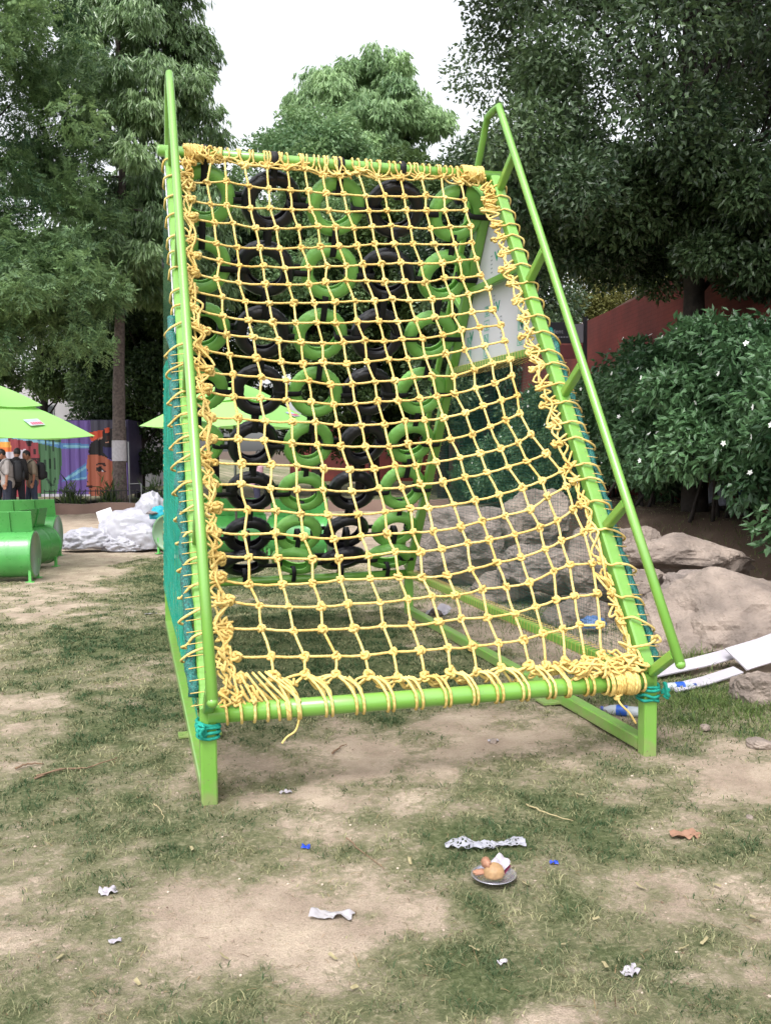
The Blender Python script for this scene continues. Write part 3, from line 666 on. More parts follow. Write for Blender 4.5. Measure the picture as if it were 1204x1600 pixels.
for j in range(1,15):
    kn=PT[24][j]; xk=NET[24][j][0]
    nw=2 if j<13 else 4
    for k in range(nw):
        x2=xk+0.075+0.026*k+rng.normal(0,0.005)
        if x2>W-0.08: x2=W-0.08-rng.random()*0.05
        P=[kn,cb(x2-0.035)+np.array([0,0.035,0.085])]+list(wrap(mb,cb(x2-0.015),0.0535,math.pi*0.72,math.pi*1.9,9,0.03,RR))+[cb(x2)+np.array([0,0.055,0.05]),kn*.5+0.5*cb(x2)+np.array([0,0.03,0.05])]
        rope(mb,P,RR*1.05,3)
    if j<14:
        k2=PT[24][j+1]
        for q in range(3):
            mid=(kn+k2)/2+np.array([0,0.01,-0.02-0.022*q])+jit(0.012)
            rope(mb,[kn,kn*.7+k2*.3+np.array([0,0,-.015-.018*q])+jit(.008),mid,k2*.7+kn*.3+np.array([0,0,-.015-.018*q])+jit(.008),k2],RR,4)
        tangle(mb,(kn*.5+k2*.5)+np.array([0,0.0,-0.04]),(0.045,0.02,0.02),8,RR,4)
        if j>9: tangle(mb,(kn*.5+k2*.5)+np.array([0,0.0,-0.03]),(0.06,0.03,0.03),12,RR,4)
for k in range(7):        # tight turns at the left end, dense coil at the right end
    x2=0.09+0.055*k+rng.normal(0,.01); kn=PT[24][1]
    rope(mb,[slope(0.10+0.03*k,0.20,0.0)]+list(wrap(mb,cb(x2),0.053,math.pi*0.6,math.pi*1.95,9,rng.uniform(-.02,.06),RR))+[slope(0.1+0.03*k,.15,-.02)],RR,3)
for k in range(17):
    x2=W-0.075-0.0125*k; rr_=0.053+0.012*rng.random()
    rope(mb,wrap(mb,cb(x2),rr_,0,2*math.pi,12,rng.uniform(-.03,.05),RR),RR*1.05,2)
for k in range(8): tangle(mb,cb(W-0.10-0.05*k)+np.array([0,-0.01,0.085]),(0.07,0.05,0.035),12,RR,4)
for k in range(6): tangle(mb,cb(0.07+0.03*k)+np.array([0,0,0.065]),(0.05,0.05,0.03),9,RR,4)
# loose ends
rope(mb,[cb(0.42)+np.array([0,-0.03,-0.05]),cb(0.40)+np.array([0,-0.04,-0.10]),cb(0.36)+np.array([0,-0.03,-0.13]),cb(0.335)+np.array([0,-0.04,-0.155])],RR*.7,4)
rope(mb,[cb(W-0.22)+np.array([0,-0.03,-0.05]),cb(W-0.20)+np.array([0,-0.05,-0.10]),cb(W-0.15)+np.array([0,-0.05,-0.15]),cb(W-0.11)+np.array([0,-0.05,-0.21])],RR*.9,4)
tangle(mb,cb(W-0.21)+np.array([0,-0.03,-0.06]),(0.025,0.02,0.02),8,RR,4)
e=slope(W+0.065,0.20,0.05); rope(mb,[slope(W-0.1,0.17,0.04),slope(W,0.17,0.06),e],RR,4); tangle(mb,e,(0.02,0.02,0.02),10,RR,4)
rpart('bar_lashing',mb)

# ------------------------------------------------------------------ tyres hung on the back slope
def tyre_mesh(name,m,seed):
    R,ri,wd=0.219,0.124,0.105
    prof=np.array([(ri,-.030),(ri+.004,-.040),(ri+.022,-.050),(ri+.052,-.0545),(R-.024,-.048),(R-.008,-.032),(R-.001,-.016),(R,0),(R-.001,.016),(R-.008,.032),(R-.024,.048),(ri+.052,.0545),(ri+.022,.050),(ri+.004,.040),(ri,.030),(ri+.012,.026),(ri+.035,.040),(R-.020,.030),(R-.012,0),(R-.020,-.030),(ri+.035,-.040),(ri+.012,-.026)])
    n=96; a=np.arange(n)*2*math.pi/n; k=len(prof)
    r_=np.repeat(prof[None,:,0],n,0).copy(); z_=np.repeat(prof[None,:,1],n,0)
    tread=np.array([1 if 4<=q<=10 else 0 for q in range(k)])
    blk=((np.arange(n)[:,None]+np.array([abs(q-7) for q in range(k)])[None,:]+seed)%4<1)
    r_-=0.0055*blk*tread[None,:]
    V=np.stack([r_*np.cos(a)[:,None],r_*np.sin(a)[:,None],z_],-1).reshape(-1,3)
    I,J=np.meshgrid(np.arange(n),np.arange(k),indexing='ij'); I2=(I+1)%n; J2=(J+1)%k
    mb=MB(); mb.add(V,np.stack([I*k+J,I2*k+J,I2*k+J2,I*k+J2],-1).reshape(-1,4)); me=mb.mesh(name); me.materials.append(m); return me
TM={'black':[tyre_mesh('tyre',MT['tyre_black'],s) for s in range(2)],'green':[tyre_mesh('tyre',MT['tyre_green'],s) for s in range(2)]}
TB=np.stack([np.array([1.0,0,0]),-BD,-BN],1)       # columns: x, up the slope, outward
def strap_mesh(ln,dp,wd):
    """flat band looped through the holes of two neighbours"""
    mb=MB(); P=[]
    for k in range(24):
        a=2*math.pi*k/24; cx,sx=math.cos(a),math.sin(a)
        P.append((math.copysign(abs(cx)**0.45,cx)*ln/2,0,math.copysign(abs(sx)**0.45,sx)*dp/2))
    sweep(mb,P,[(wd/2,-.002),(wd/2,.002),(-wd/2,.002),(-wd/2,-.002)],closed=True,caps=False,up=(0,1,0))
    me=mb.mesh('strap'); me.materials.append(MT['strap']); return me
SM=strap_mesh(0.225,0.116,0.046); SMs=strap_mesh(0.17,0.116,0.040); SMb=strap_mesh(0.26,0.118,0.046); SMl=strap_mesh(0.14,0.11,0.04)
vs_=[0.60,1.62,2.68,3.74,4.79,5.83,6.85,7.55]
ords=['top','second from the top','third from the top','fourth from the top','fifth from the top','sixth from the top','second from the bottom','bottom']
cols=['leftmost','second','middle','fourth','rightmost']
for c in range(5):
    for r_ in range(8):
        kind='green' if c%2==0 else 'black'
        v=vs_[r_]/8*SL; sgx=0.10*math.sin(math.pi*v/SL)*math.sin(math.pi*(c+.5)/5)
        ctr=np.array([(c+0.5)*W/5+rng.normal(0,.006),YT,ZT])+BD*v+BN*(0.02-sgx*0.5)+jit(.004)
        o=link('tyre',TM[kind][(c+r_)%2],None)
        tilt=rotx(rng.normal(0,0.07))@roty(rng.normal(0,0.09))
        if r_>=6: tilt=rotx(0.45 if r_==7 else .18)@tilt
        R=TB@tilt@rotz(rng.random()*6.28); mw=Matrix.Identity(4)
        for a in range(3):
            for b_ in range(3): mw[a][b_]=R[a,b_]
            mw[a][3]=ctr[a]
        o.matrix_world=mw
        tag(o,'%s tyre, %s in the %s hanging column%s'%('green painted' if kind=='green' else 'black rubber',ords[r_],cols[c],' of green tyres' if kind=='green' else ' of tyres'),'tyre','tyres hanging on the back of the climbing frame')
        inv=mw.inverted()
        def addstrap(me,pos,alongx):
            q=link('strap',me,None,o); X=TB if alongx else TB@rotz(math.pi/2)
            l=Matrix.Identity(4)
            for a in range(3):
                for b_ in range(3): l[a][b_]=X[a,b_]
                l[a][3]=pos[a]
            q.matrix_parent_inverse=Matrix.Identity(4); q.matrix_local=inv@l
        up=ctr-BD*(0.24 if r_ else 0.205); addstrap(SMb if r_==0 else SM,up,False)
        if r_==7: addstrap(SMl,ctr+BD*0.175,False)
        if c<4: addstrap(SM,ctr+np.array([0.23,0,0]),True)
        else: addstrap(SMs,ctr+np.array([0.185,0,0]),True)
        if c==0: addstrap(SMs,ctr-np.array([0.185,0,0]),True)

# ------------------------------------------------------------------ fine safety nets on both sides
for x,sg,lab in ((0,-1,'fine teal green safety net laced over the left side of the climbing frame'),(W,1,'fine dark green safety net over the right side of the frame, boulders showing through it')):
    sn=thing('safety_net',lab,'safety net',(x,D/2,H)); so_=np.array([x,D/2,H])
    mb=MB(); xx=x+sg*0.046; sp=0.0225
    yl=lambda z:(z-H)*YT/(ZT-H)
    for y in np.arange(0.06,D-0.05,sp):
        z1=min(2.27,H+min(y,D-y)*(ZT-H)/YT)
        if z1-H<0.03: continue
        ks=np.linspace(H-0.02,z1,9); P=np.stack([np.full(9,xx)+rng.normal(0,.002,9),y+rng.normal(0,.0015,9)+0.02*np.sin(ks*2.2)*0,ks],-1)
        tube(mb,P,0.0012 if sg<0 else .0010,3,caps=False)
    for z in np.arange(H,2.26,sp):
        y0=yl(z)+0.02; ks=np.linspace(y0,D-y0,11); P=np.stack([np.full(11,xx)+rng.normal(0,.002,11),ks,z-0.012*np.sin(math.pi*(ks-y0)/(D-2*y0))+rng.normal(0,.0015,11)],-1)
        tube(mb,P,0.0012 if sg<0 else .0010,3,caps=False)
    for i in range(len(mb.v)): mb.v[i]=mb.v[i]-so_
    mb.build('netting',MT['teal_net' if sg<0 else 'net_dark'],sn)
    # rolled-up border along the front beam
    mb=MB(); P=[];sc=[]
    for t in np.arange(0.10,2.42,0.035):
        P.append(slope(x+sg*(0.062+0.006*math.sin(t*31)),t,0.004+rng.normal(0,.004))); sc.append(1+0.10*math.sin(t*37)+rng.normal(0,.10))
    tube(mb,P,0.026 if sg<0 else 0.020,9,scale=np.clip(sc,0.5,1.6))
    for i in range(len(mb.v)): mb.v[i]=mb.v[i]-so_
    mb.build('rolled_border',MT['teal_roll'],sn)
    # thin yellow lacing along the bottom rail and the back edge
    mb=MB()
    for y in np.arange(0.12,D-0.1,0.05):
        P=[(xx,y,H+0.035),(x+sg*0.035,y+.01,H+0.045),(x-sg*0.033,y+.02,H+0.033),(x-sg*0.035,y+.025,H-0.03),(x+sg*0.033,y+.035,H-0.036),(xx,y+.05,H+0.035)]
        tube(mb,P,0.0015,4)
    for i in range(len(mb.v)): mb.v[i]=mb.v[i]-so_
    mb.build('rail_lacing',MT['rope'],sn); mb=MB(); mf=MB()
    for z in np.arange(H+.05,2.2,0.05):
        y=D-yl(z); P=[(xx,y-.04,z),(xx-sg*.0,y+.045,z+.01),(x-sg*.045,y+.05,z+.02),(xx,y-.04,z+.05)]
        tube(mb,P,0.0025,4)
        q=yl(z); P=[(xx,q+.03,z),(xx+sg*.03,q-.045,z+.01),(x,q-.06,z+.02)]
        tube(mf,P,0.0025,4)
    mt3=MB()
    for y in np.arange(1.4,D-1.4,0.05):
        tube(mt3,[(xx,y,2.22),(x-sg*.03,y+.01,2.245),(x-sg*.03,y+.015,2.30),(xx,y+.03,2.30)],0.0022,4)
    for q_,nm_ in ((mb,'back_lacing'),(mf,'front_lacing'),(mt3,'top_lacing')):
        for i in range(len(q_.v)): q_.v[i]=q_.v[i]-so_
        q_.build(nm_,MT['rope'],sn)
for x,hh,lab in ((0.0,0.345,'teal rope wound round the left front post below the bar'),(W,0.335,'teal rope wound round the right front post below the bar')):
    mb=MB()
    for k in range(4):
        r_=0.047+0.004*rng.random(); P=[]
        for a in range(8):
            b_=a*math.pi/4; cx=math.copysign(abs(math.cos(b_))**.5,math.cos(b_))*r_; cy=math.copysign(abs(math.sin(b_))**.5,math.sin(b_))*r_
            P.append((x+cx+rng.normal(0,.003),0.0375+cy+rng.normal(0,.003),hh+0.022*k-.03+rng.normal(0,.006)))
        rope(mb,P,0.0085,3,True)
    for k in range(2):
        P=[np.array([x+(0.06 if x else -0.03)+rng.uniform(-.02,.03),-0.02+rng.uniform(-.02,.02),hh+rng.uniform(-.03,.05)]) for _ in range(7)]
        rope(mb,P,0.008,4)
    tag(mb.build('tied_rope',MT['teal_rope']),lab,'rope')
# ------------------------------------------------------------------ trees
cfh=unit(np.array([cf[0],cf[1],0])); crh=np.array([cfh[1],-cfh[0],0])
def vp(px,py,dep):
    """world point from an angle pair and a distance ahead of the viewpoint (layout arithmetic)"""
    return CAM+(cf+cr*(px-602)/1422.8+cu*(800-py)/1422.8)*dep
def leaf_quads(P,A,Nn,L,wd,mb,tint,fold=0.18):
    """P base, A leaf axis, Nn blade normal"""
    A=A/np.linalg.norm(A,axis=1,keepdims=True); S_=np.cross(A,Nn); S_/=np.maximum(np.linalg.norm(S_,axis=1,keepdims=True),1e-6)
    Nn=np.cross(S_,A); L=L[:,None]; wd=wd[:,None]
    V=np.stack([P,P+A*L*.45+S_*wd+Nn*wd*fold,P+A*L-Nn*L*0.08,P+A*L*.45-S_*wd+Nn*wd*fold],1).reshape(-1,3)
    n=len(P); i=np.arange(n)*4
    mb.add(V,np.stack([i,i+1,i+2,i+3],-1),False,tint=np.repeat(tint,4))
def rdir(n,zb=0.0):
    v=rng.normal(0,1,(n,3)); v[:,2]+=zb; return v/np.linalg.norm(v,axis=1,keepdims=True)
def crown(name,parent,clumps,per,L,wd,m,mode='spread',tb=0.5,flat=0.75):
    mb=MB()
    for (c,r) in clumps:
        n=int(per*rng.uniform(0.7,1.3)); d=rdir(n)
        rr=r*(0.25+0.75*rng.random(n)**0.6)
        ct_=np.clip(tb+rng.normal(0,0.16),0,1)
        tint=np.clip(ct_+rng.normal(0,0.13,n),0,1)
        ll=L*rng.uniform(0.6,1.25,n); ww=wd*rng.uniform(0.7,1.2,n)
        if mode=='droop':
            ns=max(3,n//11); base=c+rdir(ns)*r*rng.uniform(0.3,1,(ns,1))*np.array([1,1,0.75]); k=rng.integers(0,ns,n)
            P=base[k]+rng.normal(0,0.07,(n,3))*np.array([1,1,0.6])
            out=base[k]-c; out[:,2]=0; out/=np.maximum(np.linalg.norm(out,axis=1,keepdims=True),.05)
            A=out*rng.uniform(0.1,0.7,(n,1))+rng.normal(0,0.28,(n,3)); A[:,2]-=rng.uniform(0.7,1.3,n)
            leaf_quads(P,A,rdir(n),ll,ww,mb,tint)
        elif mode=='feather':
            # pinnate sprays: a rib with leaflets on both sides
            ns=max(2,n//13); base=c+rdir(ns)*(r*(0.2+0.8*rng.random(ns)**.6))[:,None]*np.array([1,1,flat])
            ax=rdir(ns)+unit_rows(base-c)*0.7; ax[:,2]-=0.25; ax=unit_rows(ax)
            nrm=rdir(ns,1.6)
            k=np.repeat(np.arange(ns),13)[:n]; n=len(k); q=np.tile(np.arange(13),ns)[:n]
            sl=0.26*rng.uniform(.7,1.3,ns)
            P=base[k]+ax[k]*(q/13.0*sl[k])[:,None]; P[:,2]-=0.25*(q/13.0*sl[k])**1.5
            side=np.cross(ax,nrm); side=unit_rows(side); sgn=np.where(q%2==0,1,-1)[:,None]
            A=side[k]*sgn+ax[k]*0.55+rng.normal(0,.12,(n,3)); A[:,2]-=0.15
            leaf_quads(P,A,nrm[k],ll[:n],ww[:n],mb,tint[:n])
        else:
            P=c+d*rr[:,None]*np.array([1,1,flat])
            A=d*0.6+rdir(n)*0.8; A[:,2]-=0.25
            leaf_quads(P,A,rdir(n,1.1),ll,ww,mb,tint)
    return mb.build(name,m,parent,tint=True)
def unit_rows(v): return v/np.maximum(np.linalg.norm(v,axis=1,keepdims=True),1e-6)
def limb(mb,P,r0,r1,n=10):
    P=cat_rom(P,5); sc=np.linspace(1,r1/r0,len(P)); tube(mb,P,r0,n,scale=sc*(1+0.04*np.sin(np.arange(len(P))*1.7)))
def trunk(name,parent,base,top,r0,r1,targets,m,lean=0.15,limb_r=0.5):
    mb=MB(); base=np.asarray(base,float); top=np.asarray(top,float)
    pts=[base+(top-base)*t+np.array([rng.normal(0,lean),rng.normal(0,lean),0])*(t*(1.2-t)) for t in np.linspace(0,1,7)]
    limb(mb,pts,r0,r1,14)
    v=np.array(pts)
    for c in targets:
        t=rng.uniform(0.35,0.95); k=min(int(t*6),5); s=v[k]*(1-(t*6-k))+v[k+1]*(t*6-k)
        if c[2]<s[2]-0.3: 
            k=max(0,k-2); s=v[k]
        mid=(s+c)/2+np.array([rng.normal(0,.15),rng.normal(0,.15),0.25])
        limb(mb,[s,s*.65+mid*.35,mid,c],r0*limb_r*rng.uniform(.5,.9)*.6,0.015,7)
    return mb.build(name,m,parent)
def ell(c,r,n,inner=0.35,cond=None,cr_=(0.5,0.9)):
    out=[]; c=np.asarray(c,float); r=np.asarray(r,float)
    while len(out)<n:
        d=rdir(1)[0]*(inner+(1-inner)*rng.random()**0.5); p=c+d*r
        if cond is None or cond(p): out.append((p,rng.uniform(*cr_)))
    return out
def tree(label,base,clumps,top,r0,L,wd,per,leafm,barkm,mode='spread',tb=.5,group=None,nlimb=12,name='tree',lean=.15,flat=.75):
    bx=np.asarray(base,float); t=thing(name,label,'tree',tuple(bx),0,group)
    cl=[(c-bx,r) for c,r in clumps]
    hi=[i for i,(c,r) in enumerate(cl) if c[2]>(top[2]-bx[2])*.5]; idx=rng.choice(hi,min(nlimb,len(hi)),False)
    trunk('trunk',t,(0,0,-0.1),np.asarray(top)-bx,r0,r0*0.35,[cl[i][0] for i in idx],barkm,lean)
    crown('crown',t,cl,per,L,wd,leafm,mode,tb,flat)
    return t
MT['leaf_neem']=leafmat('feathery_leaf',(48,78,52),(138,168,110),0.5,0.35,0.4)
MT['leaf_mast']=leafmat('drooping_leaf',(56,88,54),(148,176,120),0.33,0.25,0.6)
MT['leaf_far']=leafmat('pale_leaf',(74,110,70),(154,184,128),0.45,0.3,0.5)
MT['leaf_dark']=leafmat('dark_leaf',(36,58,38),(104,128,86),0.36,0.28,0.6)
MT['leaf_mid']=leafmat('mid_leaf',(36,58,32),(104,130,72),0.5,0.3,0.4)
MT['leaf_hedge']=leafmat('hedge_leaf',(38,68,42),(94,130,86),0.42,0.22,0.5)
MT['leaf_yellow']=leafmat('yellowish_leaf',(70,82,40),(150,150,88),0.5,0.35,0.3)

# big feathery tree on the left
b1=vp(-150,760,21); b1[2]=zg1(b1[0],b1[1])
c1=vp(-60,180,22)
cl=ell(c1,(3.7,3.2,5.6),185,0.3,None,(0.55,0.9))+ell(vp(50,470,21),(1.9,2.0,1.7),46,0.2,None,(.45,.7))
tree('large tree of fine feathery leaves filling the upper left',b1,cl,c1+np.array([0,0,2.5]),0.26,0.12,0.021,1000,MT['leaf_neem'],MT['bark_dark'],'feather',0.45,nlimb=20)
# mast tree with a painted band
b2=np.array([-0.62,23.83,0.0]); b2[2]=zg1(b2[0],b2[1])
t2=thing('mast_tree','tall tree with drooping leaves and a white painted band round its bare trunk','tree',tuple(b2))
cl=[]
for k in range(190):
    z=6.0+11.8*rng.random(); rad=3.3*(1-max(0,(z-9.0)/11))*(0.55+.45*min(1,(z-5.6)/2.2))
    a=rng.random()*6.28; q=rad*rng.random()**0.5
    cl.append((np.array([math.cos(a)*q+0.85,math.sin(a)*q,z]),rng.uniform(0.5,0.8)))
crown('crown',t2,cl,800,0.26,0.030,MT['leaf_mast'],'droop',0.5)
mb=MB(); pts=[(0,0,-.1),(0.02,0,2),(0.07,0.03,4),(0.16,0.03,6),(0.3,0,9),(0.3,0,12),(0.3,0,15.5)]; limb(mb,pts,0.222,0.05,18)
for c,r in cl[:22]: limb(mb,[np.array([0.27,0,c[2]+.5]),(np.array([0.27,0,c[2]+.7])+c)/2,c],0.035,0.012,6)
mb.build('trunk',MT['bark'],t2)
mb=MB(); P=cat_rom(pts,5); zz=np.array([1.36,1.5,1.7,1.88,1.96]); Px=np.stack([np.interp(zz,P[:,2],P[:,0]),np.interp(zz,P[:,2],P[:,1]),zz],-1)
tube(mb,Px,0.208,20,caps=False,scale=[1.0,1.005,1.0,1.0,0.995]); mb.build('painted_band',MT['white'],t2)
# pale drooping tree behind the frame
b3=vp(585,760,38); b3[2]=zg1(b3[0],b3[1]); cl=[]
for k in range(210):
    z=6.0+10.9*rng.random(); f=(z-6.0)/11.2; rad=(3.6*(1-f**5*0.5))
    a=rng.random()*6.28; q=rad*rng.random()**.5; cl.append((b3+np.array([math.cos(a)*q-.3*f,math.sin(a)*q,z]),rng.uniform(.6,.95)))
cl+= [(b3+np.array([1.2,-.3,17.0]),0.45),(b3+np.array([-1.7,0,16.2]),0.6)]
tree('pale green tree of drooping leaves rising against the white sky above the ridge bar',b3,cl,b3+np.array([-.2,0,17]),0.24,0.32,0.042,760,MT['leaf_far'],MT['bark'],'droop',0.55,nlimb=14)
# rounder trees behind the frame
for px,py,dep,rx,rz,n,lab,lm,tb,base_py in (
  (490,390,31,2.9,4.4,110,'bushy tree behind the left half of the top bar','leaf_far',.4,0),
  (690,400,30,3.0,3.9,95,'bushy tree behind the right half of the top bar','leaf_mid',.42,0),
  (560,560,34,4.8,3.6,120,'low dark tree seen through the middle tyres','leaf_mid',.25,0),
  (330,470,33,3.4,5.0,120,'dark tree behind the left edge of the frame','leaf_mid',.22,0),
  (760,470,27,2.6,4.6,80,'dark tree behind the right edge of the frame','leaf_dark',.35,0),
  (60,500,36,4.6,3.2,110,'dark spreading tree behind the painted container','leaf_mid',.42,0),
  (215,600,31,2.2,3.4,60,'dark bushy tree just right of the white-banded trunk','leaf_mid',.2,0)):
    c=vp(px,py,dep); b=np.array([c[0],c[1],zg1(c[0],c[1])])
    cl=ell(c,(rx,rx,rz),n,0.25,None,(0.55,0.95))
    tree(lab,b,cl,c+np.array([0,0,rz*.5]),0.2,0.17,0.042,760,MT[lm],MT['bark_dark'],'spread',tb,nlimb=12)
# dark leafy tree on the right, close by
b5=np.array([6.81,6.23,0.0]); b5[2]=zg1(b5[0],b5[1])
cc=b5+crh*0.75+np.array([0,0.2,7.2])
def cond5(p):
    d=p-b5; return d[2]>3.2+0.25*rng.random() 
cl=ell(cc,(4.0,3.9,4.4),205,0.25,cond5,(0.4,0.75))+ell(b5+np.array([-1.6,-.2,4.1]),(1.3,1.6,0.8),26,.2,None,(.35,.6))+ell(vp(1205,310,10.8),(1.2,.9,.5),20,.2,None,(.3,.5))+ell(vp(1190,405,10.9),(.8,.8,.4),18,.2,None,(.25,.45))+ell(vp(965,365,12.2),(1.2,.9,.45),22,.2,None,(.3,.5))
tree('large dark leafy tree overhanging the red wall on the right',b5,cl,b5+np.array([-.1,.3,8.5]),0.175,0.09,0.023,1000,MT['leaf_dark'],MT['bark_dark'],'spread',0.35,nlimb=40,lean=.1)
# yellowish tree beyond the wall
c=vp(930,440,33); b=np.array([c[0],c[1],zg1(c[0],c[1])])
tree('yellowish green tree showing over the far end of the red wall',b,ell(c,(4.0,3.2,3.4),150,.25,None,(.5,.9)),c+np.array([0,0,1.5]),.2,.13,.03,420,MT['leaf_yellow'],MT['bark'],'spread',.5)
c=vp(1150,330,36); b=np.array([c[0],c[1],zg1(c[0],c[1])])
tree('tree far beyond the red wall, behind the dark leafy tree',b,ell(c,(5,4,5),80,.25,None,(.7,1.1)),c+np.array([0,0,2]),.22,.15,.034,420,MT['leaf_mid'],MT['bark'],'spread',.4)

# hedge of flowering shrubs on the bank
MT['flower']=mat('white_petals',(236,236,232),0.6,0.03,20)
pR3=np.array([pR[0],pR[1],0]); dW3=np.array([dW[0],dW[1],0])
for k in range(9):
    t_=6.8+1.75*k*(1+0.05*k); off=4.95+rng.normal(0,.08); c=CAM+pR3*off+dW3*t_; g=zg1(c[0],c[1]); b=np.array([c[0],c[1],g])
    hgt=(2.42,2.32,2.2,2.12,2.15,2.2,2.1,1.8,1.5)[k]+rng.normal(0,.12); 
    sh=thing('flowering_shrub','leafy dark green hedge shrub dotted with small white flowers below the red wall','shrub',tuple(b),0,'flowering shrubs of the hedge')
    cl=[]
    n_=64
    for q in range(n_):
        u=rng.uniform(-1.05,1.05); v_=rng.uniform(-0.75,0.62); z=(0.55 if k==2 else .7 if q%3==0 else 0.16)+(hgt-0.72)*rng.random()**0.8
        prof=math.sqrt(max(0.1,1-abs((z-0.75)/(hgt-.4))**3))
        cl.append((dW3*u+pR3*v_*prof+np.array([0,0,z]),rng.uniform(.26,.4)))
    near=k<6
    crown('crown',sh,cl,(400 if near else 260),0.112 if near else 0.12,0.026 if near else .028,MT['leaf_hedge'],'spread',0.5)
    mb=MB()
    for q in range(7):
        s=np.array([rng.normal(0,.3),rng.normal(0,.15),-.05]); e=cl[rng.integers(len(cl))][0]
        limb(mb,[s,s*.6+e*.4+np.array([0,0,.15]),e],0.026,0.008,6)
    mb.build('stem',MT['bark_dark'],sh)
    mb=MB(); P=[]
    for q in range(50 if near else 20):
        c_,r=cl[rng.integers(len(cl))]; d=rdir(1)[0]; d=unit(d-pR3*0.9+np.array([0,0,.3])); P=c_+d*r*1.02
        nm=unit(d-pR3*.5); s1=unit(np.cross(nm,[0,0,1.0])); s2=np.cross(nm,s1)
        for a in range(5):
            an=a*1.2566+q; ax=s1*math.cos(an)+s2*math.sin(an); bx=np.cross(nm,ax)
            mb.add([P,P+ax*.018+bx*.011,P+ax*.034+nm*.003,P+ax*.018-bx*.011],[(0,1,2,3)],False)
    mb.build('flowers',MT['flower'],sh)

# ------------------------------------------------------------------ red wall
MT['redwall']=mat('red_painted_brick',(124,54,48),0.85,rgb2=(84,38,36),scale=1.3,bump=0.35,bscale=22,detail=8)
def brick(m,sc=1.0):
    t=m.node_tree; b=t.nodes['Principled BSDF']; tc=t.nodes.new('ShaderNodeTexCoord')
    br=t.nodes.new('ShaderNodeTexBrick'); br.inputs['Scale'].default_value=1.0; br.inputs['Brick Width'].default_value=0.23; br.inputs['Row Height'].default_value=0.075; br.inputs['Mortar Size'].default_value=0.006
    br.inputs['Color1'].default_value=(1,1,1,1); br.inputs['Color2'].default_value=(.75,.75,.75,1); br.inputs['Mortar'].default_value=(.2,.2,.2,1)
    t.links.new(tc.outputs['UV'],br.inputs['Vector'])
    old=b.inputs['Base Color'].links[0].from_socket; mx=t.nodes.new('ShaderNodeMix'); mx.data_type='RGBA'; mx.blend_type='MULTIPLY'; mx.inputs[0].default_value=0.35
    t.links.new(old,mx.inputs[6]); t.links.new(br.outputs['Color'],mx.inputs[7]); t.links.new(mx.outputs[2],b.inputs['Base Color'])
brick(MT['redwall'])
def wall(name,label,cat,p0,p1,z0,z1,z1b,th,m,group=None,cap=None):
    p0=np.array([p0[0],p0[1],0.]); p1=np.array([p1[0],p1[1],0.]); d=unit(p1-p0); n=np.array([d[1],-d[0],0]); ln=np.linalg.norm(p1-p0)
    me=bpy.data.meshes.new(name); K=24; V=[];Fc=[];UV=[]
    for k in range(K+1):
        q=p0+(p1-p0)*k/K; zt=z1+(z1b-z1)*k/K+0.03*math.sin(k*1.9)
        V+= [q+np.array([0,0,z0]),q+np.array([0,0,zt]),q+n*th+np.array([0,0,zt]),q+n*th+np.array([0,0,z0])]
    for k in range(K):
        a=4*k; c=a+4; Fc+= [(a,c,c+1,a+1),(a+1,c+1,c+2,a+2),(a+2,c+2,c+3,a+3)]
    Fc+= [(0,1,2,3),(4*K+3,4*K+2,4*K+1,4*K)]
    me.from_pydata([tuple(v) for v in V],[],Fc); uv=me.uv_layers.new(name='UVMap')
    for p in me.polygons:
        for li in p.loop_indices:
            v=np.array(me.vertices[me.loops[li].vertex_index].co); uv.data[li].uv=((v-p0)@d,v[2])
    me.update(); o=link(name,me,m); tag(o,label,cat,group); return o
def wp(off,t_): q=CAM+pR3*off+dW3*t_; return (q[0],q[1])
rw=wall('brick_wall','long red painted brick wall behind the hedge, with two thin pipes along it','wall',wp(5.85,62),wp(5.85,4),-0.2,3.9,4.35,0.3,MT['redwall'])
MT['pipe']=mat('red_pipe',(126,58,54),0.6,0.1)
mb=MB()
for dz in (0.0,-0.14):
    P=[np.array([*wp(5.81,t_),3.25+dz-0.02*(t_-11)+0.015*math.sin(t_*2.1)]) for t_ in np.linspace(6,19,24)]
    tube(mb,P,0.018,6)
mb.build('pipe',MT['pipe'],rw)
mb=MB(); P=[np.array([*wp(5.98,t_),4.36-0.0078*(t_-4)+0.03*math.sin(t_*.9)]) for t_ in np.linspace(4.2,61,50)]
sweep(mb,P,rsq(0.40,0.07,0.01),up=(0,0,1),smooth=False); mb.build('coping',mat('wall_coping',(110,84,76),0.9,.2,3,.4,20),rw)
wall('far_wall','low red wall far behind the tyres','wall',vp(455,700,48)[:2],vp(760,700,46)[:2],-0.3,3.35,3.5,0.3,MT['redwall'])
# dark signboard in front of the wall
MT['sign']=mat('dark_sign',(28,28,34),0.5,0.1); MT['sign_text']=mat('sign_text',(132,132,140),0.6,0.05); MT['greypanel']=mat('grey_panel',(104,102,110),0.6,.06); MT['redpanel']=mat('dark_red_panel',(92,40,42),0.6,.1)
sc_=vp(878,520,17.5); face=unit(np.array([cfh[0],cfh[1],0])); sx_=np.array([face[1],-face[0],0]); Rm=np.stack([sx_,face,np.array([0,0,1.0])],1)
sg_=thing('signboard','dark signboard with two lines of faint lettering and a grey end panel, on a post','sign',(sc_[0],sc_[1],zg1(sc_[0],sc_[1])))
so2=np.array([sc_[0],sc_[1],zg1(sc_[0],sc_[1])]); hz=sc_[2]-so2[2]
mb=MB(); box(mb,Rm@np.array([-.12,0,0])+[0,0,hz],(0.62,0.05,0.40),Rm,bev=.004); bp_=mb.build('panel',MT['sign'],sg_)
mb=MB(); text_into(mb,"Student",0.115,Rm@np.array([-.17,-.0285,0.02])+[0,0,hz],sx_,(0,0,1),0)
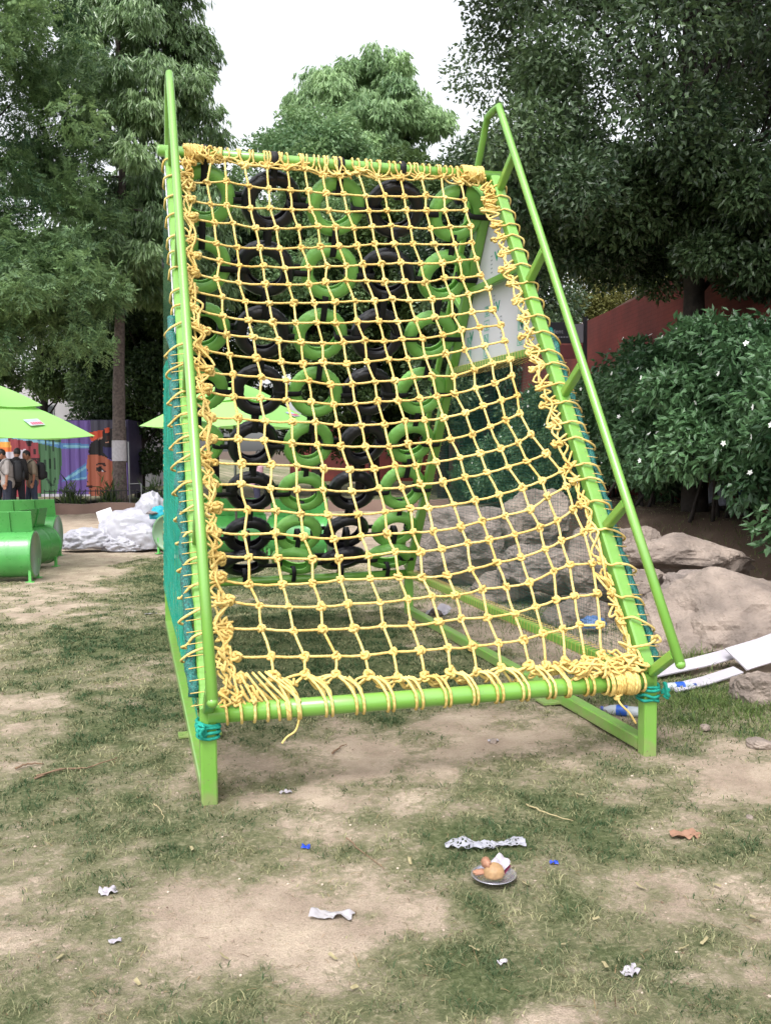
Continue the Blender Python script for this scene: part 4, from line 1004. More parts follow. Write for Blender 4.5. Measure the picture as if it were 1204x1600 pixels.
for k in range(8): rect(mb,Rm@np.array([-.30+.055*k,-.0285,-.085])+[0,0,hz],sx_,(0,0,1),0.036,0.02)
mb.build('lettering',MT['sign_text'],bp_)
mb=MB(); box(mb,Rm@np.array([.30,0,-0.02])+[0,0,hz],(0.20,0.05,0.36),Rm,bev=.004); mb.build('end_panel',MT['greypanel'],sg_)
mb=MB(); box(mb,Rm@np.array([.05,0.01,-0.36])+[0,0,hz],(0.66,0.05,0.26),Rm,bev=.004); mb.build('lower_panel',MT['redpanel'],sg_)
mb=MB(); box(mb,Rm@np.array([.44,0.02,-0.2])+[0,0,hz/2+.25],(0.07,0.07,hz+.5),Rm); mb.build('post',MT['sign'],sg_)

# ------------------------------------------------------------------ painted container
A=vp(-75,720,27.8); Bq=vp(199,720,28.3); A[2]=Bq[2]=0; ex=unit(Bq-A); ln=float(np.linalg.norm(Bq-A)); ey=np.array([-ex[1],ex[0],0])
z0c,z1c=0.26,2.60
ct_=thing('shipping_container','corrugated metal container painted with a mural of a face and bright colours','container',tuple(A))
colr=dict(pu=(112,88,160),bl=(86,134,190),cy=(132,186,206),gr=(76,116,80),dg=(30,58,40),rd=(150,62,70),dk=(44,22,28),wh=(206,200,212),orr=(226,120,60),ye=(236,170,80),lb=(150,200,220),sk=(176,98,74),sd=(60,28,24),bk=(20,17,22),nv=(52,48,100),or2=(214,82,50),gy=(74,72,90),pk=(196,140,120))
def inpoly(x,y,poly):
    c=False; j=len(poly)-1
    for i in range(len(poly)):
        xi,yi=poly[i]; xj,yj=poly[j]
        if (yi>y)!=(yj>y) and x<(xj-xi)*(y-yi)/(yj-yi)+xi: c=not c
        j=i
    return c
PAINT=[('pu',[(-90,640),(240,640),(240,790),(-90,790)]),('gr',[(52,640),(95,640),(96,720),(88,760),(80,790),(52,790)]),('rd',[(-90,640),(60,640),(64,790),(-90,790)]),
('gr',[(60,675),(62,790),(80,790),(92,740),(95,690),(93,670)]),
('lb',[(-90,640),(10,640),(14,690),(-90,690)]),('ye',[(-90,688),(16,688),(17,698),(-90,698)]),('orr',[(-90,697),(18,697),(17,705),(-90,706)]),('wh',[(-90,706),(20,704),(40,699),(34,716),(28,730),(-90,730)]),('dk',[(40,702),(38,716),(30,728),(34,716)]),
('bl',[(14,676),(40,680),(70,686),(95,690),(140,692),(140,700),(95,699),(60,690),(14,682)]),('cy',[(20,679),(60,686),(92,690),(92,693),(60,690),(20,683)]),('cy',[(98,693),(140,695),(140,698),(98,697)]),
('dk',[(40,687),(50,687),(48,695),(43,695)]),('dk',[(51,700),(56,700),(56,708),(51,708)]),('dk',[(43,714),(60,714),(60,716),(43,716)]),('dk',[(43,722),(60,722),(60,724),(43,724)]),('dk',[(42,714),(45,714),(45,724),(42,724)]),('dk',[(57,714),(61,714),(61,724),(57,724)]),('dk',[(47,727),(59,729),(57,734),(46,731)]),
('dg',[(70,676),(73,676),(73,702),(70,702)]),('dg',[(81,678),(84,678),(84,703),(81,703)]),('dg',[(67,716),(71,716),(71,734),(67,734)]),('dg',[(76,715),(79,715),(79,731),(76,731)]),('dg',[(82,714),(86,714),(86,732),(82,732)]),('dg',[(72,744),(80,757),(78,760),(70,748)]),('dg',[(83,745),(86,745),(82,758),(80,758)]),
('bl',[(93,752),(110,738),(134,722),(134,748),(118,750),(100,750)]),('cy',[(98,747),(114,738),(134,726),(134,730),(116,742),(102,749)]),('cy',[(110,748),(134,744),(134,747),(112,750)]),
('gy',[(142,650),(240,650),(240,672),(142,674)]),('or2',[(140,674),(162,670),(164,680),(150,688),(142,688)]),('bk',[(138,704),(142,690),(152,684),(164,668),(240,664),(240,726),(182,720),(160,712),(140,710)]),('or2',[(142,676),(161,672),(160,681),(146,687)]),('or2',[(164,668),(172,666),(172,674),(165,675)]),('sd',[(166,680),(172,680),(172,687),(166,687)]),('pk',[(154,683),(161,681),(160,684),(154,686)]),('pk',[(165,690),(171,688),(170,691),(165,691)]),('pk',[(176,670),(184,668),(183,670),(176,671)]),('pk',[(176,685),(181,684),(180,686),(176,686)]),
('nv',[(161,697),(178,698),(178,716),(168,714),(160,704)]),
('sk',[(137,710),(150,709),(162,712),(175,720),(190,722),(196,730),(196,775),(136,775),(138,764),(133,758),(135,750),(136,738),(134,728)]),
('sd',[(150,723),(163,722),(165,727),(162,729),(159,725),(150,726)]),('bk',[(150,729),(157,728),(160,733),(155,737),(150,735)]),('wh',[(157,734),(162,734),(159,737)]),('sd',[(156,729),(165,736),(162,738)]),('sd',[(135,731),(137,733),(137,736),(135,735)]),('sd',[(132,750),(138,752),(136,754)]),('sd',[(132,758),(141,758),(146,760),(140,762),(133,761)]),
('wh',[(60,770),(140,772),(140,790),(60,790)]),('gr',[(54,768),(62,770),(60,790),(54,790)])]
NXc,NZc=int(ln/0.027),84
mb=MB(); us=np.linspace(0,ln,NXc+1); zs=np.linspace(z0c,z1c,NZc+1)
pr=(us%0.30)/0.30; dep_=0.035*np.clip(np.minimum(np.abs(pr-0.5)*6-0.6,1.2),-0.0,1.0)
V=(ex[None,None,:]*us[:,None,None]+ey[None,None,:]*dep_[:,None,None]+np.array([0,0,1.0])*zs[None,:,None]).reshape(-1,3)
I,J=np.meshgrid(np.arange(NXc),np.arange(NZc),indexing='ij'); K_=NZc+1
mb.add(V,np.stack([I*K_+J,(I+1)*K_+J,(I+1)*K_+J+1,I*K_+J+1],-1).reshape(-1,4),False)
me=mb.mesh('painted_wall'); ca=me.color_attributes.new('paint','FLOAT_COLOR','CORNER')
lc={k:(*lin(v),1.0) for k,v in colr.items()}; buf=[]
for i in range(NXc):
    px=-75+274*(us[i]+us[i+1])/2/ln
    for j in range(NZc):
        z=(zs[j]+zs[j+1])/2; py=775-(z-z0c)/(z1c-z0c)*120
        c='pu'
        for nm,pl in PAINT:
            if inpoly(px,py,pl): c=nm
        buf+= list(lc[c])*4
ca.data.foreach_set('color',np.array(buf,np.float32))
mm,t,b=newmat('mural_paint'); a=t.nodes.new('ShaderNodeAttribute'); a.attribute_name='paint'; t.links.new(a.outputs['Color'],b.inputs['Base Color']); b.inputs['Roughness'].default_value=.6
link('painted_wall',me,mm,ct_)
mb=MB(); MT['cont']=mat('container_paint',(58,52,84),0.6,.15,2)
box(mb,ex*ln/2+ey*1.26+np.array([0,0,(z0c+z1c)/2+.02]),(ln+.1,2.36,z1c-z0c),np.stack([ex,ey,np.array([0,0,1.0])],1)); mb.build('body',MT['cont'],ct_)
# kerb wall and railing in front of it
MT['kerb']=mat('brown_plaster',(126,104,94),0.9,.15,1.5,.4,18)
k0=vp(-60,805,24.2)[:2]; k1=vp(700,803,24.5)[:2]
wall('low_wall','low brown plastered wall along the foot of the white-banded tree','wall',k0,k1,-0.2,0.27,0.27,0.22,MT['kerb'])
MT['iron']=mat('dark_iron',(34,34,36),0.6,.2)
r0_=vp(70,780,25.2); r1_=vp(262,780,25.2); rl=thing('railing','thin dark metal railing of upright bars before the mural','railing',(r0_[0],r0_[1],0.0)); d_=np.array([r1_[0]-r0_[0],r1_[1]-r0_[1],0])
mb=MB()
for k in range(25):
    q=d_*k/24; tube(mb,[q+np.array([0,0,.05]),q+np.array([0,0,.60])],0.011,5)
mb.build('bar',MT['iron'],rl)
mb=MB()
for z in (.10,.55): tube(mb,[np.array([0,0,z]),d_+np.array([0,0,z])],0.014,5)
mb.build('rail',MT['iron'],rl)
mb=MB(); MT['greypipe']=mat('grey_pipe',(120,122,124),.5,.1)
q0=vp(203,775,25.0); q0[2]=0; gate=[(0,0,0),(0,0,3.0)]
gt=thing('pipe_frame','thin pale pipe frame standing right of the white-banded trunk','frame',tuple(q0))
tube(mb,[(0,0,0),(0,0,1.9)],.02,6); tube(mb,[(0,0,.75),crh*.32+[0,0,.75],crh*.32+[0,0,0]],.02,6); mb.build('pipe',MT['greypipe'],gt)
mb=MB(); q0=vp(187,600,29.0); tube(mb,[(0,0,0),(0,0,4.9)],.03,6); po=mb.build('pole',mat('green_pole',(46,120,70),.5,.1)); po.location=(q0[0],q0[1],0); tag(po,'thin green pole standing behind the banded tree trunk','pole')
# pale building far behind
MT['plaster']=mat('pale_plaster',(176,172,176),.9,.12,.6,.3,8)
bA=vp(-150,700,44); bB=vp(235,700,42); exb=unit(np.array([bB[0]-bA[0],bB[1]-bA[1],0])); lb=float(np.hypot(bB[0]-bA[0],bB[1]-bA[1])); eyb=np.array([-exb[1],exb[0],0]); Rb=np.stack([exb,eyb,np.array([0,0,1.0])],1)
bd=thing('building','pale plastered building glimpsed between the leaves above the container','building',(bA[0],bA[1],0))
mb=MB(); box(mb,Rb@np.array([lb/2,3,2.5]),(lb,6,5.4),Rb); mb.build('wall',MT['plaster'],bd)
mb=MB(); box(mb,Rb@np.array([lb/2,3,5.27]),(lb+.5,6.5,.14),Rb); mb.build('roof',MT['plaster'],bd)
MT['glass']=mat('window_glass',(40,46,52),.15,.1)
for k in range(4):
    mb=MB(); box(mb,Rb@np.array([1.6+k*2.9,-0.01,3.3]),(1.0,.06,1.1),Rb); wi=mb.build('window',MT['greypipe'],bd)
    mb=MB(); box(mb,Rb@np.array([1.6+k*2.9,-0.035,3.3]),(.86,.03,.96),Rb); mb.build('pane',MT['glass'],wi)
# small potted plants/agaves at the railing
for px,lab in ((172,'spiky plant in front of the painted face'),(112,'leafy plant growing behind the railing'),(240,'spiky dark plant at the right end of the railing')):
    q=vp(px,780,25.8); pl=thing('bush',lab,'plant',(q[0],q[1],0)); mb=MB(); n=260
    A_=rdir(n,1.0); A_[:,2]=np.abs(A_[:,2])+.2; P_=rng.normal(0,.12,(n,3)); P_[:,2]=np.abs(P_[:,2])*2.4
    leaf_quads(P_,A_,rdir(n),rng.uniform(.2,.42,n),np.full(n,.02),mb,rng.random(n)*.7); mb.build('leaves',MT['leaf_mid'],pl,tint=True)
    mb=MB(); limb(mb,[(0,0,-.05),(.02,0,.2),(0,.03,.5)],.03,.01,6); mb.build('stem',MT['bark_dark'],pl)
# ------------------------------------------------------------------ parasols
MT['canopy']=leafmat('parasol_cloth',(150,206,118),(150,206,118),0.6,0.25,0.3)
MT['pole']=mat('grey_metal',(120,122,120),.35,.1,metal=.6)
MT['logo_white']=mat('logo_white',(176,186,190),.5,.03); MT['logo_pink']=mat('logo_pink',(200,84,112),.5,.08); MT['logo_blue']=mat('logo_blue',(160,180,226),.5,.05)
def parasol(label,c,rot,hd,z_edge,z_top,logo=None):
    g=zg1(c[0],c[1]); t=thing('parasol',label,'parasol',(c[0],c[1],g),0,'lime green parasols')
    cor=[rotz(rot+k*math.pi/2)@np.array([hd,0,0]) for k in range(4)]
    def tier(r0,z0,r1,z1,name):
        """square skirt from ring r0 at height z0 down to r1 at z1"""
        mb=MB(); M_=10; K_=6
        for k in range(4):
            a,b=cor[k],cor[(k+1)%4]; V=[]
            for i in range(K_+1):
                s=i/K_; rr=r0+(r1-r0)*s; zz=z0+(z1-z0)*s
                for j in range(M_+1):
                    q=j/M_; e=a*(1-q)+b*q; sag_=0.05*math.sin(math.pi*q)*s*(0.4+0.6*s)
                    V.append(e/hd*rr*(1-0.02*math.sin(math.pi*q)*s)+np.array([0,0,zz-sag_*0.8+0.02*math.sin(math.pi*s)]))
            V=np.array(V); Fq=[(i*(M_+1)+j,i*(M_+1)+j+1,(i+1)*(M_+1)+j+1,(i+1)*(M_+1)+j) for i in range(K_) for j in range(M_)]
            mb.add(V,Fq,True)
        return mb.build(name,MT['canopy'],t,tint=True)
    zm=z_top-(z_top-z_edge)*0.40
    lo=tier(hd*.30,zm+.03,hd,z_edge,'canopy'); tier(0.02,z_top,hd*.50,zm-.015,'top_vent')
    mb=MB(); tube(mb,[(0,0,0),(0,0,z_top-.02)],.02,10); mb.build('pole',MT['pole'],t)
    for k in range(4):
        mb=MB(); a=cor[k]; tube(mb,[(0,0,zm),a*.98+np.array([0,0,z_edge-.02])],.009,6); mb.build('rib',MT['pole'],t)
    if logo:
        k,q,s=logo; a,b=cor[k],cor[(k+1)%4]; e=a*(1-q)+b*q; rr=hd*(.30+.70*s); zz=zm+.03+(z_edge-zm-.03)*s
        o=e/hd*rr+np.array([0,0,zz-.02]); exx=unit(b-a); dn=unit(e/hd*(hd*.7)+np.array([0,0,(z_edge-zm)])); nn=unit(np.cross(dn,exx)) 
        if nn[2]<0: nn=-nn
        upv=-dn; o=o+nn*0.028; exx=unit(exx+upv*.15)
        if exx@crh<0: exx=-exx
        mb=MB(); rect(mb,o,exx,upv,.24,.15,0); rect(mb,o-exx*.015+nn*.002+upv*.04,exx,upv,.19,.04,2); 
        text_into(mb,"CRUSS",.062,o+nn*.003-upv*.018+exx*.02,exx,upv,1,True,0.9) if False else None
        for u in range(5): 
            w_=.03; rect(mb,o+exx*(-.06+.038*u)+nn*.003-upv*.03,exx,upv,w_,.055,1)
        mb.build('logo',[MT['logo_white'],MT['logo_pink'],MT['logo_blue']],lo)
    return t
base_rot=math.atan2(crh[1],crh[0])
p1=vp(-14,650,12.2); parasol('two-tiered lime green parasol over the drum seats at the left edge',p1,base_rot+math.atan2(.25,1.3),1.33,1.86,2.58,(3,0.62,0.62))
p2=vp(366,650,13.4); parasol('two-tiered lime green parasol seen through the hanging tyres',p2,base_rot+math.atan2(.45,1.25),1.36,1.98,2.64,(3,0.85,0.6))

# ------------------------------------------------------------------ oil drum seats
MT['drum']=mat('green_drum_paint',(76,152,78),0.3,0.1,5,.05,50,coat=.3); MT['drum_end']=mat('drum_end',(112,140,112),.35,.15,5); MT['drum_leg']=mat('leg_paint',(96,176,92),.35,.1)
def drum(label,c,rot,ln=0.9,R=0.29):
    t=thing('drum_seat',label,'seat',(c[0],c[1],zg1(c[0],c[1])),rot,'green oil drum seats'); zc=R+.05
    # shell about local x; back is -y; opening in the upper front quarter (+y)
    a=np.radians(np.linspace(95,355,44)); th=.012
    mb=MB(); K_=9; xs_=np.linspace(-ln/2,ln/2,K_)
    sec=[( math.cos(q)*R, math.sin(q)*R) for q in a]; sec2=[(math.cos(q)*(R-th),math.sin(q)*(R-th)) for q in a[::-1]]
    prof=np.array(sec+sec2)
    # hoops: two slightly wider rings
    P=[];sc=[]
    for x_ in np.linspace(-ln/2,ln/2,41):
        P.append((x_,0,zc)); h=1+.018*(math.exp(-((abs(x_)-ln/6)/.014)**2)+math.exp(-((abs(x_)-ln/2)/.012)**2)); sc.append(h)
    Pn=np.array(P); n_=len(prof); V=[]
    for p_,h in zip(Pn,sc):
        for (yy,zz) in prof: V.append((p_[0],-(-yy)*h,p_[2]+zz*h))
    V=np.array(V); V[:,1]*=1
    I,J=np.meshgrid(np.arange(40),np.arange(n_),indexing='ij'); J2=(J+1)%n_
    mb.add(V,np.stack([I*n_+J,I*n_+J2,(I+1)*n_+J2,(I+1)*n_+J],-1).reshape(-1,4),True); mb.build('shell',MT['drum'],t)
    for s in(-1,1):
        mb=MB(); lathe(mb,[(0,-.004),(R*.90,-.004),(R*.93,.012),(R,.014),(R*1.02,0),(R,-.014),(R*.93,-.010),(R*.9,-.012),(0,-.012)],36,roty(math.pi/2*s),(s*ln/2,0,zc)); mb.build('drum_end',[MT['drum_end']],t)
        rm=MB(); a_=np.linspace(0,2*math.pi,33)[:-1]; tube(rm,np.stack([np.full(32,s*ln/2),np.cos(a_)*R*1.0,zc+np.sin(a_)*R],-1),.014,6,closed=True,caps=False); rm.build('rim',MT['drum'],t)
    mb=MB(); box(mb,(0,.0,zc-.01),(ln-.03,R*1.75,.02)); mb.build('seat',MT['drum'],t)
    mb=MB(); Rb_=rotx(RAD(14)); box(mb,np.array([0,-.015,zc+R-.01])+Rb_@np.array([0,0,.14]),(ln-.02,.012,.28),Rb_,bev=.005)
    for s in(-1,1): box(mb,np.array([s*ln/6,-.015,zc+R-.01])+Rb_@np.array([0,-.012,.14]),(.02,.02,.27),Rb_)
    mb.build('backrest',MT['drum'],t)
    for s in(-1,1):
        for u in(-1,1):
            mb=MB(); sweep(mb,[(s*(ln/2-.02),u*R*.72,0.0),(s*(ln/2-.02),u*R*.72,zc-.08)],rsq(.035,.035,.004),up=(1,0,0),smooth=False); box(mb,(s*(ln/2-.02),u*R*.72,.008),(.10,.08,.012)); mb.build('leg',MT['drum_leg'],t)
    return t
def at(px,py,z=0): 
    d=cf+cr*(px-602)/1422.8+cu*(800-py)/1422.8; q=CAM+d*(z-CAM[2])/d[2]; return q
rb=base_rot
q=at(2,908); drum('green oil drum seat at the left edge, nearest of the group under the parasol',q,rb+.14,.85)
q=at(38,893); drum('green oil drum seat showing only its round end behind the nearest one',q+np.array([.05,.3,0]),rb+1.35,.7,.27)
q=at(42,872); drum('green oil drum seat with a tall ribbed backrest beside the dirt path',q,rb+.10,.95,.30)
q=at(470,872); drum('green oil drum seat seen through the middle column of lower tyres',q,rb-.15,.9)
q=at(372,868); drum('green oil drum seat seen through the lower left black tyres',q,rb+.2,.85)
q=at(287,868); drum('green oil drum seat half hidden behind the left safety net',q+np.array([.0,.5,0]),rb+1.2,.7)

# ------------------------------------------------------------------ heap of white sheets
MT['plastic']=mat('white_plastic',(160,158,168),.35,.06,6,.3,14,sub=.0); MT['foam']=mat('white_foam',(226,224,230),.8,.03,8,.1,60)
def crumple(c,ax,sub=4,amp=.3,f=3.0,seed=0,flatb=True,sharp=True):
    V,Fi=ICO[sub]; V=V.copy(); out=[]
    for v in V:
        p=Vector(v); s=1.0
        for k in range(3):
            nz=mnoise.noise(p*f*(1.9**k)+Vector((seed*7.1,seed*3.3,k*5.0)))
            s+= amp*(0.62**k)*((1-abs(nz)*2) if sharp else nz)
        q=np.array(v)*s*np.array(ax)
        if flatb and q[2]<-ax[2]*.35: q[2]=-ax[2]*.35
        out.append(q)
    return np.array(out)+np.asarray(c),Fi
def heap(name,label,cat,loc,parts,m,rz=0,group=None,smooth=True):
    mb=MB()
    for (c,ax,sub,amp,f,sd_) in parts:
        V,Fi=crumple(c,ax,sub,amp,f,sd_); mb.add(V,Fi,smooth)
    o=mb.build(name,m); o.location=loc; o.rotation_euler=(0,0,rz); tag(o,label,cat,group); return o
q=at(205,860); 
heap('plastic_sheet_heap','large heap of crumpled white plastic sheeting left of the frame','plastic sheeting',(q[0],q[1],0),[((0,.1,.25),(.50,.32,.40),5,.10,1.5,1),((.30,.15,.5),(.24,.16,.40),5,.13,1.8,2),((-.32,.0,.14),(.25,.22,.26),5,.16,2,3),((.22,-.12,.15),(.36,.2,.28),5,.14,1.7,4),((-.05,-.2,.08),(.3,.16,.15),5,.2,2.6,6)],MT['plastic'],rb)
q=at(138,862)
heap('plastic_bundle','low bundle of clear crumpled plastic lying left of the white heap','plastic bundle',(q[0],q[1],0.02),[((0,0,.12),(.36,.2,.2),5,.2,2.2,8),((-.2,.02,.08),(.18,.15,.14),5,.2,3,9)],MT['plastic'],rb)
q=vp(168,815,15.1); mb=MB(); Rq=rotz(rb+.2)@roty(-.32)@rotx(-.25); box(mb,(0,0,0),(.25,.03,.42),Rq,bev=.006); o=mb.build('foam_sheet',MT['foam']); o.location=tuple(q); tag(o,'flat white foam sheet leaning up out of the plastic heap','foam sheet')
q=vp(250,806,14.8); MT['tealcloth']=mat('teal_cloth',(34,150,170),.8,.2,12,.4,40); MT['greycloth']=mat('grey_cloth',(112,104,104),.85,.2,12,.4,40)
o=heap('cloth_bag','teal cloth bag with a grey flap on top of the white heap','bag',tuple(q),[((0,0,0),(.13,.12,.13),4,.2,3,3)],MT['tealcloth']); 
mb=MB(); V,Fi=crumple((-.10,-.05,.05),(.09,.08,.03),3,.25,4,5); mb.add(V,Fi); mb.build('flap',MT['greycloth'],o)

# ------------------------------------------------------------------ boulders
MT['rock']=mat('sandstone',(158,143,132),.92,rgb2=(100,90,84),scale=3.4,bump=.8,bscale=26,bdist=.03,detail=9); MT['rock_grey']=mat('grey_sandstone',(156,142,134),.92,rgb2=(92,84,80),scale=4.0,bump=.8,bscale=26,bdist=.03,detail=9)
def rock(label,loc,ax,rz,seed,m='rock',cuts=6,tilt=(0,0),name='boulder',sub=5,group='boulders along the bank'):
    V,Fi=ICO[sub]; V=np.sign(V)*np.abs(V)**.78; r2=np.random.default_rng(seed)
    for k in range(cuts):
        nrm=unit(r2.normal(0,1,3)); d=r2.uniform(.58,.88); h=V@nrm-d; V-= np.where(h>0,h,0)[:,None]*nrm*.97
    disp=np.array([ .15*mnoise.noise(Vector(v)*1.5+Vector((seed,0,0)))+.09*mnoise.noise(Vector(v)*3.6+Vector((0,seed,0)))-.06*max(0,.25-abs(mnoise.noise(Vector(v)*3.1+Vector((5,seed,0)))))*4*.5+.040*mnoise.noise(Vector(v)*9)+0.022*mnoise.noise(Vector(v)*20)+.01*mnoise.noise(Vector(v)*40) for v in V])
    V=V*(1+disp)[:,None]*np.array(ax); V=V@(rotx(tilt[0])@roty(tilt[1])).T
    mb=MB(); mb.add(V,Fi,False); o=mb.build(name,MT[m]); o.location=loc; o.rotation_euler=(0,0,rz); tag(o,label,'rock',group); return o
q=vp(1150,1005,7.6); rock('largest pale boulder at the right edge behind the handrail',tuple(q),(.80,.6,.56),rb,21,'rock',5,(0,.10))
q=vp(1060,874,9.0); rock('long flat-topped boulder jutting out right of the handrail',tuple(q),(.72,.42,.29),rb,31,'rock',7,(.1,.03))
q=vp(992,858,9.4); rock('small rounded pale boulder just right of the right sloping beam',tuple(q),(.30,.26,.23),rb,33,'rock',3)
q=vp(1000,925,8.4); rock('squat boulder under the flat-topped one beside the right beam',tuple(q),(.26,.25,.22),rb,41,'rock',6)
q=vp(1075,935,8.3); rock('half-buried boulder between the flat-topped and the largest one',tuple(q),(.34,.3,.25),rb,43,'rock_grey',5)
q=vp(1200,1092,5.9); rock('boulder in the lower right corner of the bank beside the white boards',tuple(q),(.25,.2,.2),rb,47,'rock',6)
q=vp(728,850,10.9); rock('broad grey boulder behind the safety net, beside the back leg',tuple(q),(.66,.45,.46),rb,51,'rock_grey',6)
q=vp(835,815,10.6); rock('tall rounded boulder behind the middle of the right safety net',tuple(q),(.42,.4,.38),rb,53,'rock',3)
q=vp(850,890,9.6); rock('dark cracked boulder low behind the right safety net',tuple(q),(.45,.35,.30),rb,57,'rock_grey',7)
q=vp(925,880,9.2); rock('boulder close behind the right sloping beam inside the net',tuple(q),(.34,.34,.36),rb,61,'rock',6)
q=vp(780,925,9.9); rock('low boulder in front of the broad grey one behind the net',tuple(q),(.42,.3,.2),rb,67,'rock',6)
q=vp(905,960,8.5); rock('small pale boulder at the foot of the right safety net',tuple(q),(.36,.3,.2),rb,71,'rock',5)
q=vp(660,880,11.6); rock('boulder seen between the rightmost lower tyres and the back leg',tuple(q),(.35,.3,.3),rb,73,'rock',5)
q=at(1188,1166); rock('flat round pale stone on the ground at the right edge',(q[0],q[1],.015),(.075,.06,.03),rb,81,'rock',2,(0,0),'stone',4,None)
q=at(1100,1140); rock('small pale pebble in the grass right of the right front post',(q[0],q[1],.012),(.035,.025,.02),rb,83,'rock',3,(0,0),'stone',3,None)
for px,py,s_,lab in ((770,1160,.03,'small stone lying under the front bar'),(1170,1280,.022,'small white pebble near the right edge of the grass'),(560,1075,.02,'pebble on the grass just behind the front bar')):
    q=at(px,py); rock(lab,(q[0],q[1],.008),(s_,s_*.7,s_*.4),1.0,int(px),'rock',3,(0,0),'stone',3,None)

# ------------------------------------------------------------------ things lying about
def gl(px,py,dz=0.0):
    q=at(px,py); 
    for _ in range(3): q=at(px,py,zg1(q[0],q[1]))
    return np.array([q[0],q[1],zg1(q[0],q[1])+dz])
MT['steel']=mat('foil_plate',(186,184,196),.25,.1,20,metal=.8); MT['fried']=mat('fried_dough',(158,126,90),.6,.25,25,.3,60); MT['wrap_white']=mat('white_wrapper',(164,158,166),.3,.08,14,.1,80); MT['maroon']=mat('maroon_print',(112,42,66),.4,.2,20); MT['tealprint']=mat('teal_print',(60,160,176),.4,.05)
q=gl(771,1377,.012); o=thing('plate','round foil plate on the grass holding a fried ball and a wrapper','plate',tuple(q))
mb=MB(); lathe(mb,[(0,0),(.056,0),(.064,.004),(.076,.016),(.084,.019),(.086,.0175),(.084,.0165),(.077,.013),(.065,.0015),(.056,-.002),(0,-.002)],48); mb.build('dish',MT['steel'],o)
o=heap('fried_ball','round golden fried ball with a hole in its top, lying on the foil plate','snack',tuple(q+np.array([-.006,-.016,.030])),[((0,0,0),(.037,.035,.034),4,.06,2.5,3)],MT['fried'])
mb=MB(); V,Fi=crumple((-.022,.022,.030),(.012,.02,.014),3,.4,4,2,False); mb.add(V,Fi); V,Fi=crumple((-.045,.02,.0),(.02,.012,.006),3,.4,4,9,False); mb.add(V,Fi); mb.build('torn_edge',mat('orange_crust',(150,108,86),.6,.2,30),o)
def sheet(nx_,ny_,w_,h_,amp,f,seed):
    mb=MB(); xs2=np.linspace(-w_/2,w_/2,nx_); ys2=np.linspace(-h_/2,h_/2,ny_); V=[]
    for x_ in xs2:
        for y_ in ys2:
            p=Vector((x_*f,y_*f,seed)); V.append((x_+amp*.6*mnoise.noise(p+Vector((9,0,0))),y_+amp*.6*mnoise.noise(p+Vector((0,9,0))),amp*abs(mnoise.noise(p))*1.6+amp*.4*mnoise.noise(p*2.7)))
    I,J=np.meshgrid(np.arange(nx_-1),np.arange(ny_-1),indexing='ij')
    mb.add(V,np.stack([I*ny_+J,(I+1)*ny_+J,(I+1)*ny_+J+1,I*ny_+J+1],-1).reshape(-1,4),True); return mb
mb=sheet(14,10,.085,.055,.010,30,2); o=mb.build('food_wrapper',[MT['wrap_white']]); o.location=tuple(q+np.array([.030,.022,.040])); o.rotation_euler=(.5,-.25,.6); tag(o,'folded white and maroon food wrapper lying on the foil plate','wrapper')
mb=sheet(10,8,.06,.03,.006,30,5); f_=mb.build('printed_fold',MT['maroon'],o); f_.location=(.012,-.022,-.016)
mb=sheet(6,6,.02,.018,.002,30,6); f_=mb.build('printed_spot',MT['tealprint'],o); f_.location=(-.042,.0,.006)
MT['netbag']=mat('white_mesh',(156,156,166),.5,.08,20,.2,90)
# strip of white plastic mesh
q=gl(758,1325,.004); mb=MB(); n_=34; W_=7
V=[]
for i in range(n_+1):
    s=i/n_; x_=-.165+.33*s; wd_=.018+.022*math.sin(s*9.0)**2+.02*(s>.85)*(s-.85)*8+.025*math.exp(-((s-.25)/.09)**2); cy_=.010*math.sin(s*8)-.012*s+.03*s*s
    for j in range(W_+1):
        u=j/W_-.5; V.append((x_+.006*mnoise.noise(Vector((s*9,u*4,1))),cy_+u*2*wd_,.008+.026*abs(mnoise.noise(Vector((s*11,u*5,3))))+.028*math.exp(-((s-.25)/.07)**2)*(1-abs(u)*1.6)))
V=np.array(V)
I,J=np.meshgrid(np.arange(n_),np.arange(W_),indexing='ij'); K_=W_+1
Fq=np.stack([I*K_+J,(I+1)*K_+J,(I+1)*K_+J+1,I*K_+J+1],-1).reshape(-1,4)
mb.add(V,Fq[rng.random(len(Fq))<.8],True)
for j in range(W_+1): tube(mb,V[j::K_],.0011,4)
for i in range(0,n_+1): tube(mb,V[i*K_:(i+1)*K_],.0010,4)
o=mb.build('mesh_strip',MT['netbag']); o.location=tuple(q); o.rotation_euler=(0,0,rb+.02); tag(o,'twisted strip of white plastic mesh on the grass above the foil plate','plastic mesh')
def litter(name,label,cat,px,py,w_,h_,amp,f,seed,m,rz=0,dz=.006,group=None):
    mb=sheet(16,12,w_,h_,amp,f,seed); o=mb.build(name,m); q=gl(px,py,dz); o.location=tuple(q); o.rotation_euler=(0,0,rb+rz); tag(o,label,cat,group); return o
MT['blue']=mat('blue_plastic',(26,64,190),.3,.15,20); MT['brownpaper']=mat('brown_card',(140,106,86),.8,.15,10,.2,40); MT['clearplastic']=mat('clear_wrapper',(160,156,160),.2,.06,20,.1,60)
litter('bottle_cap','crushed blue plastic cap in the grass below the middle of the front bar','cap',478,1326,.035,.026,.012,60,1,MT['blue'])
litter('bottle_cap','crushed blue plastic cap in the grass right of the foil plate','cap',865,1351,.032,.024,.012,60,3,MT['blue'])
litter('carton_piece','crumpled piece of brown carton lying on the grass at the right','carton',1070,1308,.12,.07,.03,18,4,MT['brownpaper'],-.1)
litter('plastic_wrapper','clear plastic wrapper on the bare sand patch','wrapper',518,1433,.15,.05,.022,22,5,MT['clearplastic'],-.15)
